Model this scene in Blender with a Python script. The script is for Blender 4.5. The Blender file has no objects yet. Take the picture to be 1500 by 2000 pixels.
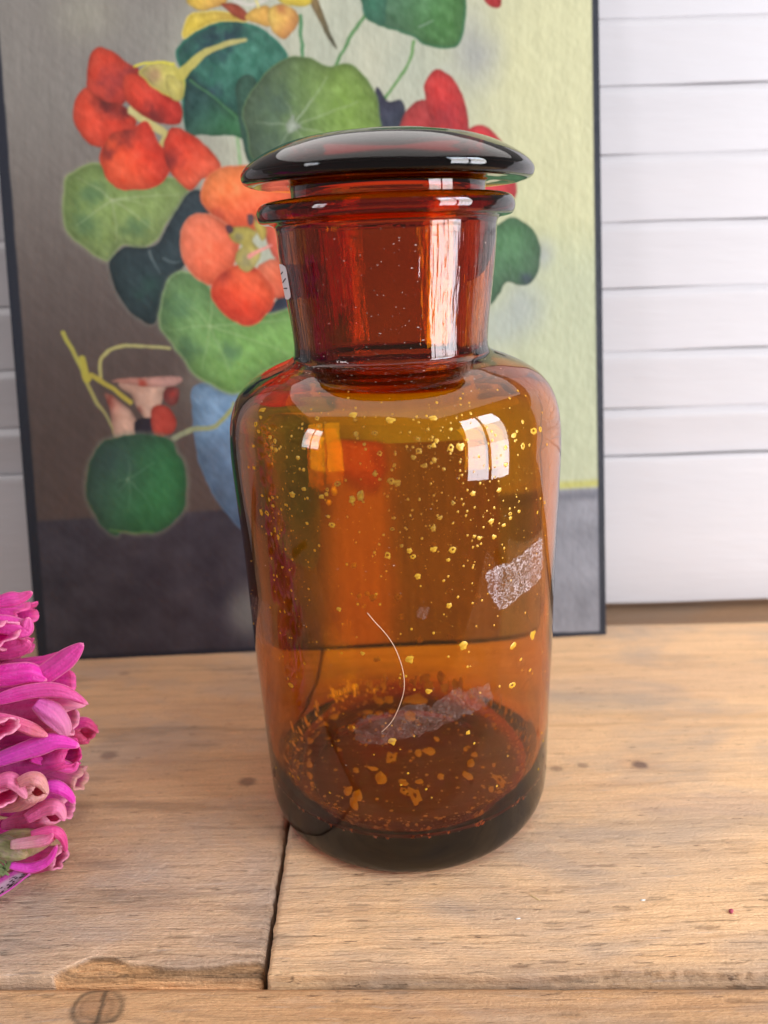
import bpy, bmesh, math, random
import numpy as np
from mathutils import Vector, Matrix

random.seed(4)
rng = np.random.default_rng(4)
scene = bpy.context.scene
COL = scene.collection

# ------------------------------------------------------------------ camera
FPX, PITCH, ROLL, CAMH = 1502.0, math.radians(18.5), 0.028, 0.22124
_F = np.array([0, math.cos(PITCH), -math.sin(PITCH)])
_R0 = np.array([1.0, 0, 0]); _U0 = np.array([0, math.sin(PITCH), math.cos(PITCH)])
_R = _R0 * math.cos(ROLL) - _U0 * math.sin(ROLL)
_U = _U0 * math.cos(ROLL) + _R0 * math.sin(ROLL)
_C = np.array([0, 0, CAMH])
cam_data = bpy.data.cameras.new('camera')
cam = bpy.data.objects.new('camera', cam_data); COL.objects.link(cam)
cam.matrix_world = Matrix(((_R[0], _U[0], -_F[0], 0), (_R[1], _U[1], -_F[1], 0), (_R[2], _U[2], -_F[2], CAMH), (0, 0, 0, 1)))
cam_data.sensor_fit = 'VERTICAL'; cam_data.sensor_height = 36.0; cam_data.sensor_width = 27.0
cam_data.lens = FPX / 2000 * 36
cam_data.clip_start = 0.005; cam_data.clip_end = 50
cam_data.dof.use_dof = True; cam_data.dof.focus_distance = 0.262; cam_data.dof.aperture_fstop = 8.5
scene.camera = cam

# ------------------------------------------------------------------ world and lamps
world = bpy.data.worlds.new('World'); scene.world = world; world.use_nodes = True
bg = world.node_tree.nodes['Background']
bg.inputs[0].default_value = (1.0, 0.955, 0.945, 1); bg.inputs[1].default_value = 0.23

def pane_lamp(name, loc, target, sx, sy, power, col):
    ld = bpy.data.lights.new(name, 'AREA'); ld.shape = 'RECTANGLE'; ld.size = sx; ld.size_y = sy
    ld.energy = power; ld.color = col
    o = bpy.data.objects.new(name, ld); COL.objects.link(o); o.location = loc
    d = Vector(target) - Vector(loc); o.rotation_euler = d.to_track_quat('-Z', 'Y').to_euler()
    return o
# the shop window to the right, behind the camera: four panes either side of a mullion and transom
def window(cx, cy, cz, w, h, az, power):
    # az: direction the window faces, radians
    nrm = Vector((math.cos(az), math.sin(az), 0)); side = Vector((-nrm.y, nrm.x, 0))
    for i in (-1, 1):
        for k, (zz, hh, pw, c) in enumerate(((0.325, 0.322, 1.35, (0.78, 0.89, 1.0)), (0.0, 0.322, 0.75, (1.0, 0.93, 0.88)), (-0.325, 0.322, 1.0, (0.95, 0.95, 1.0)))):
            p = Vector((cx, cy, cz)) + side * (i * w * 0.265) + Vector((0, 0, zz * h))
            pane_lamp('window_pane_lamp', p, p + nrm, w * 0.46, hh * h, power * pw * w * h * 0.22, c)
window(1.15, -0.35, 0.46, 0.72, 1.28, math.atan2(0.65, -1.15), 32)
window(-1.5, -0.65, 0.70, 0.36, 0.7, math.atan2(0.95, 1.5), 24)
pane_lamp('ceiling_lamp', (0.1, 0.75, 1.9), (0, 0.5, 0), 3.2, 3.2, 46, (1.0, 0.95, 0.92))

scene.view_settings.view_transform = 'Standard'; scene.view_settings.look = 'None'
scene.view_settings.exposure = 0.0; scene.view_settings.gamma = 1.0
scene.render.engine = 'CYCLES'
cy = scene.cycles
cy.max_bounces = 24; cy.transmission_bounces = 24; cy.glossy_bounces = 8; cy.diffuse_bounces = 4
cy.transparent_max_bounces = 24; cy.caustics_reflective = True; cy.caustics_refractive = True
cy.sample_clamp_indirect = 4.0; cy.blur_glossy = 0.3
try: cy.use_denoising = True
except Exception: pass

# ------------------------------------------------------------------ helpers
def s2l(c):
    c = np.asarray(c, float) / 255.0
    return np.where(c <= 0.04045, c / 12.92, ((c + 0.055) / 1.055) ** 2.4)
def ray(x, y):
    return _F + _R * ((x - 750) / FPX) - _U * ((y - 1000) / FPX)
def on_table(x, y, z=0.0):
    v = ray(x, y); return _C + v * ((z - CAMH) / v[2])
def at_depth(x, y, Y):
    v = ray(x, y); return _C + v * (Y / v[1])
def project(P):
    d = P - _C; zz = d @ _F
    return 750 + FPX * (d @ _R) / zz, 1000 - FPX * (d @ _U) / zz
def vnoise(x, y, seed=0):
    xi = np.floor(x).astype(np.int64); yi = np.floor(y).astype(np.int64)
    fx = x - xi; fy = y - yi; fx = fx * fx * (3 - 2 * fx); fy = fy * fy * (3 - 2 * fy)
    def h(a, b):
        n = (a * 374761393 + b * 668265263 + seed * 1442695041) & 0x7fffffff
        n = ((n ^ (n >> 13)) * 1274126177) & 0x7fffffff
        return ((n ^ (n >> 16)) & 0xffff) / 65535.0
    return (h(xi, yi) * (1 - fx) + h(xi + 1, yi) * fx) * (1 - fy) + (h(xi, yi + 1) * (1 - fx) + h(xi + 1, yi + 1) * fx) * fy
def fbm(x, y, seed=0, o=4):
    s = 0; a = 0.5
    for k in range(o):
        s = s + a * vnoise(x * 2 ** k, y * 2 ** k, seed + k * 7); a *= 0.5
    return s / (1 - 0.5 ** o)
def sstep(a, b, x):
    t = np.clip((x - a) / (b - a), 0, 1); return t * t * (3 - 2 * t)

def mesh_obj(name, verts, faces, mat=None, parent=None, smooth=True, cols=None):
    me = bpy.data.meshes.new(name); me.from_pydata([tuple(map(float, v)) for v in verts], [], faces); me.update()
    if smooth: me.polygons.foreach_set('use_smooth', [True] * len(me.polygons))
    if cols is not None:
        ca = me.color_attributes.new('Col', 'FLOAT_COLOR', 'POINT')
        c = np.ones((len(verts), 4), np.float32); c[:, :3] = cols; ca.data.foreach_set('color', c.ravel())
    if mat: me.materials.append(mat)
    o = bpy.data.objects.new(name, me); COL.objects.link(o)
    if parent: o.parent = parent
    return o
def grid_obj(name, P, mat=None, parent=None, cols=None, smooth=True):
    """P: (ny, nx, 3)"""
    ny, nx = P.shape[:2]
    me = bpy.data.meshes.new(name)
    idx = np.arange(nx * ny).reshape(ny, nx)
    q = np.stack([idx[:-1, :-1], idx[:-1, 1:], idx[1:, 1:], idx[1:, :-1]], -1).reshape(-1, 4)
    me.vertices.add(nx * ny); me.vertices.foreach_set('co', P.reshape(-1).astype(np.float32))
    me.loops.add(q.size); me.loops.foreach_set('vertex_index', q.ravel().astype(np.int32))
    me.polygons.add(len(q)); me.polygons.foreach_set('loop_start', np.arange(0, q.size, 4, dtype=np.int32))
    me.polygons.foreach_set('loop_total', np.full(len(q), 4, np.int32))
    me.polygons.foreach_set('use_smooth', np.full(len(q), smooth))
    me.update(calc_edges=True)
    if cols is not None:
        ca = me.color_attributes.new('Col', 'FLOAT_COLOR', 'POINT')
        c = np.ones((nx * ny, 4), np.float32); c[:, :3] = cols.reshape(-1, 3); ca.data.foreach_set('color', c.ravel())
    if mat: me.materials.append(mat)
    o = bpy.data.objects.new(name, me); COL.objects.link(o)
    if parent: o.parent = parent
    return o
def empty(name, loc=(0, 0, 0), label=None, cat=None, group=None, kind=None, rot=(0, 0, 0)):
    o = bpy.data.objects.new(name, None); COL.objects.link(o); o.location = loc; o.rotation_euler = rot
    o.empty_display_size = 0.01
    tag(o, label, cat, group, kind); return o
def tag(o, label=None, cat=None, group=None, kind=None):
    if label: o['label'] = label
    if cat: o['category'] = cat
    if group: o['group'] = group
    if kind: o['kind'] = kind
    return o
class NT:
    def __init__(s, name):
        s.m = bpy.data.materials.new(name); s.m.use_nodes = True; s.t = s.m.node_tree; s.n = s.t.nodes; s.n.clear()
        s.out = s.n.new('ShaderNodeOutputMaterial')
    def add(s, kind, **kw):
        nd = s.n.new(kind)
        for k, v in kw.items():
            if hasattr(nd, k) and not k[0].isupper(): setattr(nd, k, v)
            else: s.set(nd, k, v)
        return nd
    def set(s, nd, k, v):
        k = k.replace('_', ' '); i = nd.inputs[k] if k in nd.inputs else nd.inputs[int(k[2:])]
        if isinstance(v, bpy.types.NodeSocket): s.t.links.new(v, i)
        else: i.default_value = v
    def link(s, a, b): s.t.links.new(a, b)
    def noise(s, vec, scale, detail=4, rough=0.55, dist=0.0):
        return s.add('ShaderNodeTexNoise', Vector=vec, Scale=scale, Detail=detail, Roughness=rough, Distortion=dist).outputs['Fac']
    def mapping(s, scale, loc=(0, 0, 0), src=None):
        tc = src or s.add('ShaderNodeTexCoord').outputs['Object']
        return s.add('ShaderNodeMapping', Vector=tc, Scale=scale, Location=loc).outputs[0]
    def ramp(s, fac, stops):
        r = s.n.new('ShaderNodeValToRGB'); s.link(fac, r.inputs[0]); e = r.color_ramp.elements
        while len(e) > 1: e.remove(e[-1])
        e[0].position = stops[0][0]; e[0].color = (*stops[0][1], 1) if hasattr(stops[0][1], '__len__') else (stops[0][1],) * 3 + (1,)
        for p, c in stops[1:]:
            k = e.new(p); k.color = (*c, 1) if hasattr(c, '__len__') else (c, c, c, 1)
        return r.outputs[0]
    def mix(s, fac, a, b, mode='MIX'):
        m = s.n.new('ShaderNodeMix'); m.data_type = 'RGBA'; m.blend_type = mode
        for i, v in ((0, fac), (6, a), (7, b)):
            if isinstance(v, bpy.types.NodeSocket): s.link(v, m.inputs[i])
            else: m.inputs[i].default_value = v if not hasattr(v, '__len__') or len(v) == 4 else (*v, 1)
        return m.outputs[2]
    def math(s, op, a, b=0.0, clamp=False):
        m = s.n.new('ShaderNodeMath'); m.operation = op; m.use_clamp = clamp
        for i, v in ((0, a), (1, b)):
            if isinstance(v, bpy.types.NodeSocket): s.link(v, m.inputs[i])
            else: m.inputs[i].default_value = v
        return m.outputs[0]
    def bump(s, h, strength, dist, normal=None):
        b = s.add('ShaderNodeBump', Height=h, Strength=strength, Distance=dist)
        if normal: s.link(normal, b.inputs['Normal'])
        return b.outputs[0]
    def principled(s, **kw):
        p = s.n.new('ShaderNodeBsdfPrincipled')
        for k, v in kw.items(): s.set(p, k, v)
        s.link(p.outputs[0], s.out.inputs[0]); return p
    def vcol(s):
        a = s.n.new('ShaderNodeVertexColor'); a.layer_name = 'Col'; return a.outputs[0]

# ------------------------------------------------------------------ materials
def make_glass():
    m = NT('amber_glass')
    tc = m.add('ShaderNodeTexCoord').outputs['Object']
    sep = m.add('ShaderNodeSeparateXYZ', Vector=tc)
    # drawn striae on the ground neck, gentle ripples on the blown body
    n1 = m.noise(m.mapping((260, 260, 14), src=tc), 1.0, 3)
    n1b = m.noise(m.mapping((60, 60, 190), src=tc), 1.0, 2)
    neck = m.add('ShaderNodeMapRange', Value=sep.outputs[2], From_Min=0.1865, From_Max=0.190).outputs[0]
    necktop = m.add('ShaderNodeMapRange', Value=sep.outputs[2], From_Min=0.2315, From_Max=0.229).outputs[0]
    mask = m.math('MULTIPLY', neck, necktop)
    h1 = m.math('MULTIPLY', m.math('ADD', n1, m.math('MULTIPLY', n1b, 0.35)), mask)
    n2 = m.noise(m.mapping((26, 26, 16), src=tc), 1.0, 1)
    h = m.math('ADD', m.math('MULTIPLY', h1, 0.20), m.math('MULTIPLY', n2, 0.42))
    b = m.bump(h, 1.0, 0.0016)
    g = m.add('ShaderNodeBsdfGlass', Color=(1, 1, 1, 1), Roughness=0.0, IOR=1.5, Normal=b)
    m.link(g.outputs[0], m.out.inputs[0])
    v = m.add('ShaderNodeVolumeAbsorption', Color=(0.940, 0.798, 0.0, 1), Density=920.0)
    m.link(v.outputs[0], m.out.inputs[1])
    return m.m
GLASS = make_glass()

def simple(name, col, rough=0.5, **kw):
    m = NT(name); m.principled(Base_Color=(*col, 1), Roughness=rough, **kw); return m.m

def make_wood(name, light, mid, dark, grey, seed, bumps=1.0):
    m = NT(name); tc = m.add('ShaderNodeTexCoord').outputs['Object']
    wob = m.noise(m.mapping((7, 16, 7), (seed, seed, 0), tc), 1.0, 3)
    # warp the grain
    vm = m.n.new('ShaderNodeVectorMath'); vm.operation = 'ADD'; m.link(tc, vm.inputs[0])
    cmb = m.add('ShaderNodeCombineXYZ', Y=m.math('MULTIPLY', m.math('SUBTRACT', wob, 0.5), 0.010)); m.link(cmb.outputs[0], vm.inputs[1])
    gv = vm.outputs[0]
    g1 = m.noise(m.mapping((4, 150, 150), (seed, 3, 0), gv), 1.0, 5, 0.6)
    g2 = m.noise(m.mapping((10, 1000, 1000), (seed, 9, 0), gv), 1.0, 4, 0.65)
    g3 = m.noise(m.mapping((36, 620, 620), (seed, 5, 0), gv), 1.0, 5, 0.7)
    blot = m.noise(m.mapping((11, 26, 10), (seed * 2, 1, 0), tc), 1.0, 4, 0.6, 0.4)
    c = m.ramp(g1, [(0.30, mid), (0.48, light), (0.60, light), (0.74, mid)])
    g4 = m.noise(m.mapping((34, 2600, 2600), (seed, 19, 0), gv), 1.0, 2, 0.6)
    g5 = m.noise(m.mapping((700, 1500, 1500), (seed, 21, 0), tc), 1.0, 2, 0.6)
    c = m.mix(m.ramp(g2, [(0.54, 0.0), (0.74, 0.50)]), c, dark)
    c = m.mix(m.ramp(g4, [(0.50, 0.0), (0.72, 0.45)]), c, [x * 1.6 for x in dark])
    c = m.mix(m.ramp(g5, [(0.35, 0.35), (0.60, 0.0)]), c, [x * .62 for x in light])
    c = m.mix(m.ramp(g3, [(0.60, 0.0), (0.70, 0.5)]), c, [x * 1.25 for x in grey])
    c = m.mix(m.ramp(blot, [(0.46, 0.0), (0.66, 0.6)]), c, grey)
    sp = m.noise(m.mapping((95, 900, 100), (seed, 2, 0), tc), 1.0, 3, 0.6)
    c = m.mix(m.ramp(sp, [(0.655, 0.0), (0.70, 0.8)]), c, [x * 0.45 for x in dark])
    c = m.mix(1.0, c, m.vcol(), 'MULTIPLY')
    hh = m.math('ADD', m.math('ADD', m.math('MULTIPLY', g2, 0.4), m.math('MULTIPLY', g4, 0.5)), m.math('ADD', m.math('MULTIPLY', g3, 0.3), m.math('MULTIPLY', g5, 0.5)))
    b = m.bump(hh, 0.9, 0.0010 * bumps)
    m.principled(Base_Color=c, Roughness=0.62, Normal=b, Specular_IOR_Level=0.35)
    return m.m
LT = (0.88, 0.55, 0.30); MD = (0.72, 0.42, 0.21); DK = (0.26, 0.13, 0.065); GR = (0.40, 0.31, 0.25)
WOOD_R = make_wood('weathered_pine', LT, MD, DK, GR, 1.0)
WOOD_L = make_wood('worn_pine', (0.72, 0.43, 0.24), (0.60, 0.35, 0.20), DK, (0.42, 0.31, 0.245), 7.0, 1.5)
WOOD_F = make_wood('front_pine', (0.66, 0.37, 0.18), (0.48, 0.25, 0.12), DK, (0.42, 0.33, 0.27), 13.0)
WOOD_B = make_wood('back_pine', (0.30, 0.17, 0.09), (0.22, 0.12, 0.06), DK, (0.2, 0.14, 0.1), 17.0)

def make_paint():
    m = NT('grey_white_paint'); tc = m.add('ShaderNodeTexCoord').outputs['Object']
    n = m.noise(m.mapping((5, 5, 60), src=tc), 1.0, 4); n2 = m.noise(m.mapping((3, 3, 5), src=tc), 1.0, 2)
    c = m.mix(n, (0.49, 0.468, 0.485), (0.54, 0.515, 0.53)); c = m.mix(m.ramp(n2, [(0.35, 0.0), (0.7, 0.5)]), c, (0.54, 0.50, 0.505))
    n3 = m.noise(m.mapping((40, 40, 260), src=tc), 1.0, 3)
    m.principled(Base_Color=c, Roughness=0.42, Normal=m.bump(n3, 0.5, 0.0006))
    return m.m
PAINT = make_paint()

# ------------------------------------------------------------------ panelling behind
WL = math.radians(9.5)
def wall_point(x, s, out=0.0):
    return np.array([x, 0.4545 + s * math.sin(WL) - out * math.cos(WL), s * math.cos(WL) + out * math.sin(WL)])
def wall_s(px, py):
    v = ray(px, py); a = WL
    t = (0.4545 * math.cos(a) + CAMH * math.sin(a)) / (v[1] * math.cos(a) - v[2] * math.sin(a))
    return (_C + t * v)[2] / math.cos(a)
wall = empty('panelling', (0, 0.4545, 0), 'pale grey painted wooden panelling of horizontal boards behind the painting', 'wall panelling')
wall['kind'] = 'structure'
rows = [-100, 32, 165, 300, 433, 563, 687, 800]
tops = [wall_s(1340, y - 3) for y in rows]
def board(s0, s1, out, bev, bevd, name='board'):
    """front face from s0 up to s1, rounded lower lip, bevelled ledge on top running back"""
    lo = out - bevd * .90; f = lambda s: lo + (out - lo) * (s - s0) / (s1 - s0)
    prof = [(s0, -0.010), (s0, lo - 0.0007), (s0 + 0.0002, lo - 0.0002), (s0 + 0.0007, lo), (s0 + 0.0014, f(s0 + .0014)), (s0 + .004, f(s0 + .004)), (s1 - bev - .004, f(s1 - bev - .004)),
            (s1 - bev - 0.0009, out - .0001), (s1 - bev - .0003, out - .0002), (s1 - bev + .0003, out - .0006), (s1 - bev * .5, out - bevd * .52), (s1 - .0002, out - bevd), (s1, out - bevd - .0004), (s1, -0.010)]
    xs = np.linspace(-0.75, 0.75, 161); P = np.zeros((len(prof), len(xs), 3))
    for i, (s, o) in enumerate(prof):
        for k, x in enumerate(xs):
            w = 0.0006 * (math.sin(x * 23 + s0 * 90) + math.sin(x * 61 + s0 * 200) * 0.5) * 0.5
            P[i, k] = wall_point(x, s + w + x * 0.003, o) - np.array([0, 0.4545, 0])
    P = P[:, ::-1] if False else P
    return grid_obj(name, P, PAINT, wall)
for i in range(len(rows) - 1):
    board(tops[i + 1] + 0.0002, tops[i], 0.0, 0.0042, 0.0036)
s892 = wall_s(1340, 890)
board(s892 + 0.0006, tops[-1], 0.0, 0.0042, 0.0036)
board(0.0012, s892, 0.0012, 0.0016, 0.002)

# ------------------------------------------------------------------ painting
pb0 = on_table(75, 1293); pb1 = on_table(1183, 1240)
PW = float(np.linalg.norm(pb1 - pb0)); PHGT = 0.40; LEAN = math.radians(13.4)
pex = (pb1 - pb0) / PW; pn = np.array([-pex[1], pex[0], 0]); pup = pn * math.sin(LEAN) + np.array([0, 0, math.cos(LEAN)])
pfront = -(pn * math.cos(LEAN) - np.array([0, 0, math.sin(LEAN)]))   # faces the viewer
NX, NY = 620, 720
uu, vv = np.meshgrid(np.linspace(0, PW, NX), np.linspace(0, PHGT, NY))
PP = pb0 + uu[..., None] * pex + vv[..., None] * pup
X, Y = project(PP.reshape(-1, 3)); X = X.reshape(NY, NX); Y = Y.reshape(NY, NX)
img = np.zeros((NY, NX, 3))
def blend(mask, col):
    global img
    img = img * (1 - mask[..., None]) + mask[..., None] * (np.asarray(col, float) if np.ndim(col) == 1 else col)
def C(*c): return np.array(c, float)
# ground of the picture
nl = fbm(X / 90, Y / 130, 3, 4); nst = fbm(X / 9, Y / 120, 5, 4); nfi = fbm(X / 5, Y / 14, 8, 3)
left = C(140, 132, 124) + (C(94, 78, 72) - C(140, 132, 124)) * sstep(100, 800, Y)[..., None]
mid_ = C(196, 194, 168) + (C(176, 180, 160) - C(196, 194, 168)) * nl[..., None]
right = C(207, 203, 158) + (C(184, 192, 146) - C(207, 203, 158)) * sstep(200, 900, Y + 200 * (nl - .5))[..., None]
img = left + (mid_ - left) * sstep(270, 470, X + 120 * (nl - .5) + Y * -.05)[..., None] * sstep(760, 480, Y - X * .35)[..., None]
img = img + (right - img) * sstep(820, 1040, X + 90 * (nl - .5))[..., None]
blend(sstep(640, 760, X) * sstep(420, 560, Y) * .9, C(188, 192, 158))
blend(sstep(90, 0, np.hypot((X - 170) * .8, Y - 30)) * .6, C(166, 160, 140))
for cx, cy, r, cc, a in ((935, 110, 85, (158, 158, 156), .8), (1020, 600, 75, (165, 172, 168), .75), (1060, 500, 45, (160, 166, 168), .7),
                      (960, 640, 60, (172, 180, 172), .6), (290, 60, 90, (150, 146, 135), .5), (520, 60, 60, (176, 172, 160), .5), (860, 150, 40, (190, 192, 180), .5)):
    blend(a * sstep(r, 0, np.hypot(X - cx, (Y - cy) * .8) + 40 * (nl - .5)), C(*cc))
tl = 1018 + (952 - 1018) * (X - 70) / 1095
tblc = C(66, 60, 70) + (C(138, 138, 146) - C(66, 60, 70)) * sstep(420, 1060, X)[..., None]
tblc = tblc + (fbm(X / 60, Y / 40, 31)[..., None] - .5) * 34
tm = sstep(-5, 5, Y - tl)
blend(sstep(12, 2, np.abs(Y - tl + 8)) * sstep(800, 1000, X) * .8, C(190, 185, 90))
blend(tm, tblc)
blend(.9 * sstep(16, 0, np.abs(Y - tl - 14)) * sstep(900, 1000, X), C(112, 112, 122))
blend(.75 * sstep(60, 10, np.hypot((X - 485) * 1.0, (Y - 1195) * .8)), C(140, 138, 132))
def smooth_poly(pts, n=8, closed=True):
    p = np.array(pts, float); m = len(p); out = []
    for i in range(m if closed else m - 1):
        if closed: a, b, c, d = p[i - 1], p[i], p[(i + 1) % m], p[(i + 2) % m]
        else: a, b, c, d = p[max(i - 1, 0)], p[i], p[i + 1], p[min(i + 2, m - 1)]
        for k in range(n):
            t = k / n
            out.append(.5 * (2 * b + (c - a) * t + (2 * a - 5 * b + 4 * c - d) * t * t + (3 * b - a - 3 * c + d) * t ** 3))
    if not closed: out.append(p[-1])
    return np.array(out)
def sdf(poly, closed=True, pad=26):
    x0, y0 = poly.min(0) - pad; x1, y1 = poly.max(0) + pad
    sel = (X > x0) & (X < x1) & (Y > y0) & (Y < y1)
    px, py = X[sel], Y[sel]
    # a slight hand-made wobble
    px = px + 5 * (fbm(px / 22, py / 22, 40, 2) - .5); py = py + 5 * (fbm(px / 22, py / 22, 41, 2) - .5)
    dist = np.full(px.shape, 1e9); par = np.zeros(px.shape); ins = np.zeros(px.shape, bool); m = len(poly)
    for i in range(m if closed else m - 1):
        ax, ay = poly[i]; bx, by = poly[(i + 1) % m]; ex, ey = bx - ax, by - ay
        t = np.clip(((px - ax) * ex + (py - ay) * ey) / (ex * ex + ey * ey + 1e-9), 0, 1)
        d = np.hypot(px - ax - t * ex, py - ay - t * ey); better = d < dist
        par = np.where(better, (i + t) / m, par); dist = np.minimum(d, dist)
        if closed: ins ^= ((ay > py) != (by > py)) & (px < ex * (py - ay) / (ey + 1e-12) + ax)
    return sel, np.where(ins, -dist, dist), px, py, par
def shape(pts, c0, c1=None, g0=None, g1=None, soft=3.0, rim=None, rimw=5, dark=None, dc=None, dr=40, a=1.0, halo=None, hw=12, tex=16, sm=True):
    poly = smooth_poly(pts) if sm else np.array(pts, float)
    sel, d, px, py, _ = sdf(poly)
    cur = img[sel]
    if halo is not None:
        h = sstep(hw, 0, d)[:, None] * .5; cur = cur * (1 - h) + h * C(*halo)
    col = np.tile(C(*c0), (len(px), 1))
    if c1 is not None:
        g0 = np.array(g0, float); g1 = np.array(g1, float); e = g1 - g0
        t = np.clip(((px - g0[0]) * e[0] + (py - g0[1]) * e[1]) / (e @ e), 0, 1)
        t = t * t * (3 - 2 * t); col = col + (C(*c1) - col) * t[:, None]
    col = col + tex * (fbm(px / 16, py / 16, 50)[:, None] - .5) * 2
    if dark is not None:
        for (cx, cy, rr) in (dark if isinstance(dark, list) else [dark]):
            m = sstep(rr * 1.5, 0, np.hypot(px - cx, py - cy) + rr * 1.5 * (fbm(px / 18, py / 18, 52) - .45))[:, None] * .85
            col = col * (1 - m) + m * C(*dc)
    col = col * (1 - .26 * np.exp(np.minimum(d, 0) / 9)[:, None] + .10 * sstep(12, 60, -d)[:, None]) * (1 + .16 * (fbm((px + py) / 30, (px - py) / 7, 57, 3) - .5))[:, None]
    if rim is not None:
        m = sstep(rimw, 0, -d)[:, None] * .75; col = col * (1 - m) + m * C(*rim)
    mk = sstep(soft * .5, -soft * .5, d)[:, None] * a
    img[sel] = cur * (1 - mk) + mk * col
def stroke(pts, w, c, w1=None, soft=2.5, a=1.0, c1=None):
    poly = smooth_poly(pts, closed=False); sel, d, px, py, par = sdf(poly, False)
    ww = w + ((w1 if w1 is not None else w) - w) * par
    mk = (sstep(soft * .5, -soft * .5, d - ww / 2) * a)[:, None]
    col = C(*c) if c1 is None else C(*c) + (C(*c1) - C(*c)) * par[:, None]
    img[sel] = img[sel] * (1 - mk) + mk * col
def veins(cx, cy, ends, c, w=3.2, a=.6):
    a = a * .85; w = w * .9
    for ex, ey in ends: stroke([(cx, cy), ((cx + ex) / 2 + 3, (cy + ey) / 2 - 2), (ex, ey)], w, c, 1.0, 4, a)
# stems behind
stroke([(715, 28), (690, 62), (655, 132)], 7, (96, 140, 86)); stroke([(809, 82), (798, 120), (772, 165), (740, 207)], 6, (104, 146, 84))
stroke([(586, 30), (590, 112)], 7, (88, 138, 92)); stroke([(462, 262), (470, 330)], 7, (150, 176, 130))
shape([(600, -10), (618, -4), (640, 50), (657, 96), (628, 52)], (150, 122, 76), (96, 92, 66), (600, 0), (655, 90))
# dark leaf behind right, vase
shape([(735, 172), (757, 196), (782, 194), (792, 215), (785, 262), (735, 262)], (62, 60, 80), (52, 58, 72), (740, 180), (780, 260))
shape([(382, 752), (377, 820), (386, 890), (406, 945), (434, 992), (480, 1040), (560, 1095), (600, 1095), (610, 990), (600, 850), (580, 750), (520, 735), (450, 750)],
      (120, 152, 182), (82, 106, 136), (380, 800), (520, 960), dark=[(420, 890, 40), (440, 960, 30)], dc=(88, 108, 132), rim=(108, 140, 176), tex=18)
stroke([(340, 856), (376, 838), (420, 832), (452, 800), (456, 788)], 11, (150, 158, 128), 7, c1=(166, 168, 92))
# leaf, upper teal
shape([(342, 112), (350, 86), (395, 54), (450, 37), (482, 44), (522, 62), (553, 92), (561, 116), (540, 150), (500, 176), (470, 202), (482, 240), (484, 276), (455, 264), (400, 264), (364, 256), (355, 200), (358, 150)],
      (62, 118, 98), (40, 84, 72), (520, 80), (380, 250), dark=[(405, 75, 52), (385, 200, 45), (460, 60, 30)], dc=(36, 56, 68), rim=(52, 130, 104), rimw=9, tex=22)
shape([(362, 158), (385, 160), (420, 190), (468, 226), (484, 262), (484, 278), (455, 264), (400, 264), (364, 256)], (44, 78, 74), (66, 122, 78), (380, 180), (470, 262), tex=18)
stroke([(370, 158), (420, 192), (480, 245)], 4, (92, 150, 92), 2, 4, .7)
# leaf C top
shape([(716, -40), (712, 25), (727, 46), (800, 70), (832, 89), (886, 93), (906, 60), (911, 0), (908, -60)], (70, 106, 78), (74, 122, 62), (740, 0), (890, 60), rim=(58, 116, 80), rimw=8, tex=18)
shape([(712, -40), (708, 20), (722, 40), (752, 46), (750, -40)], (64, 130, 104), (52, 110, 84), (715, 0), (750, 40), a=.7)
stroke([(820, 52), (840, 42), (846, 40)], 4, (140, 160, 140), 1, 4, .8)
# big leaf B
shape([(462, 165), (500, 160), (500, 310), (478, 300)], (60, 96, 78))
shape([(486, 186), (520, 141), (560, 113), (604, 112), (640, 129), (682, 125), (714, 150), (735, 186), (741, 222), (738, 330), (560, 340), (492, 310), (484, 262), (473, 222)],
      (84, 104, 78), (118, 146, 66), (500, 240), (690, 220), dark=[(540, 200, 40), (530, 290, 50)], dc=(72, 92, 74), rim=(120, 148, 92), rimw=4, tex=16)
veins(572, 246, [(560, 200), (610, 190), (640, 150), (700, 200), (700, 285), (600, 300), (545, 285), (500, 240)], (180, 192, 165))
shape([(560, 246), (568, 230), (575, 226), (577, 238), (590, 246), (576, 256), (565, 262)], (196, 204, 186), soft=8, a=.8)
# yellow flower on top
shape([(358, 76), (360, 42), (380, 24), (420, 22), (452, 26), (484, 42), (430, 42), (392, 56)], (238, 206, 76), (226, 186, 80), (370, 60), (470, 30), rim=(248, 220, 110))
shape([(368, -8), (400, -14), (442, -10), (436, 10), (400, 20), (370, 12)], (240, 196, 78), (236, 176, 84), (370, 0), (440, 10))
shape([(432, 8), (462, 8), (486, 30), (478, 40), (452, 28)], (176, 78, 52))
shape([(478, 34), (492, 18), (520, 12), (532, 30), (528, 52), (500, 46)], (244, 190, 86), (240, 178, 84), (480, 30), (530, 40))
shape([(524, 20), (550, 8), (578, 22), (582, 46), (566, 70), (552, 76), (530, 56)], (242, 196, 92), (222, 150, 80), (530, 30), (575, 60), dark=(548, 18, 16), dc=(206, 110, 70))
shape([(540, -12), (600, -12), (606, 8), (572, 12), (548, 4)], (236, 204, 70))
stroke([(458, 2), (490, 8), (520, 2)], 8, (208, 200, 186), 5); stroke([(500, 0), (505, 14)], 4, (230, 214, 130))
# leaf F
shape([(126, 356), (150, 331), (195, 318), (260, 345), (335, 345), (369, 370), (352, 410), (325, 436), (308, 466), (275, 486), (240, 480), (210, 510), (172, 490), (131, 455), (122, 420)],
      (118, 140, 76), (132, 152, 88), (160, 350), (300, 460), dark=[(175, 380, 30), (170, 440, 30), (262, 440, 26)], dc=(86, 116, 74), rim=(158, 174, 110), rimw=7, halo=(150, 146, 124), hw=10, tex=14)
veins(218, 390, [(150, 345), (150, 440), (228, 475), (290, 400), (350, 380), (300, 450)], (176, 188, 140), 5, .6)
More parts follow.
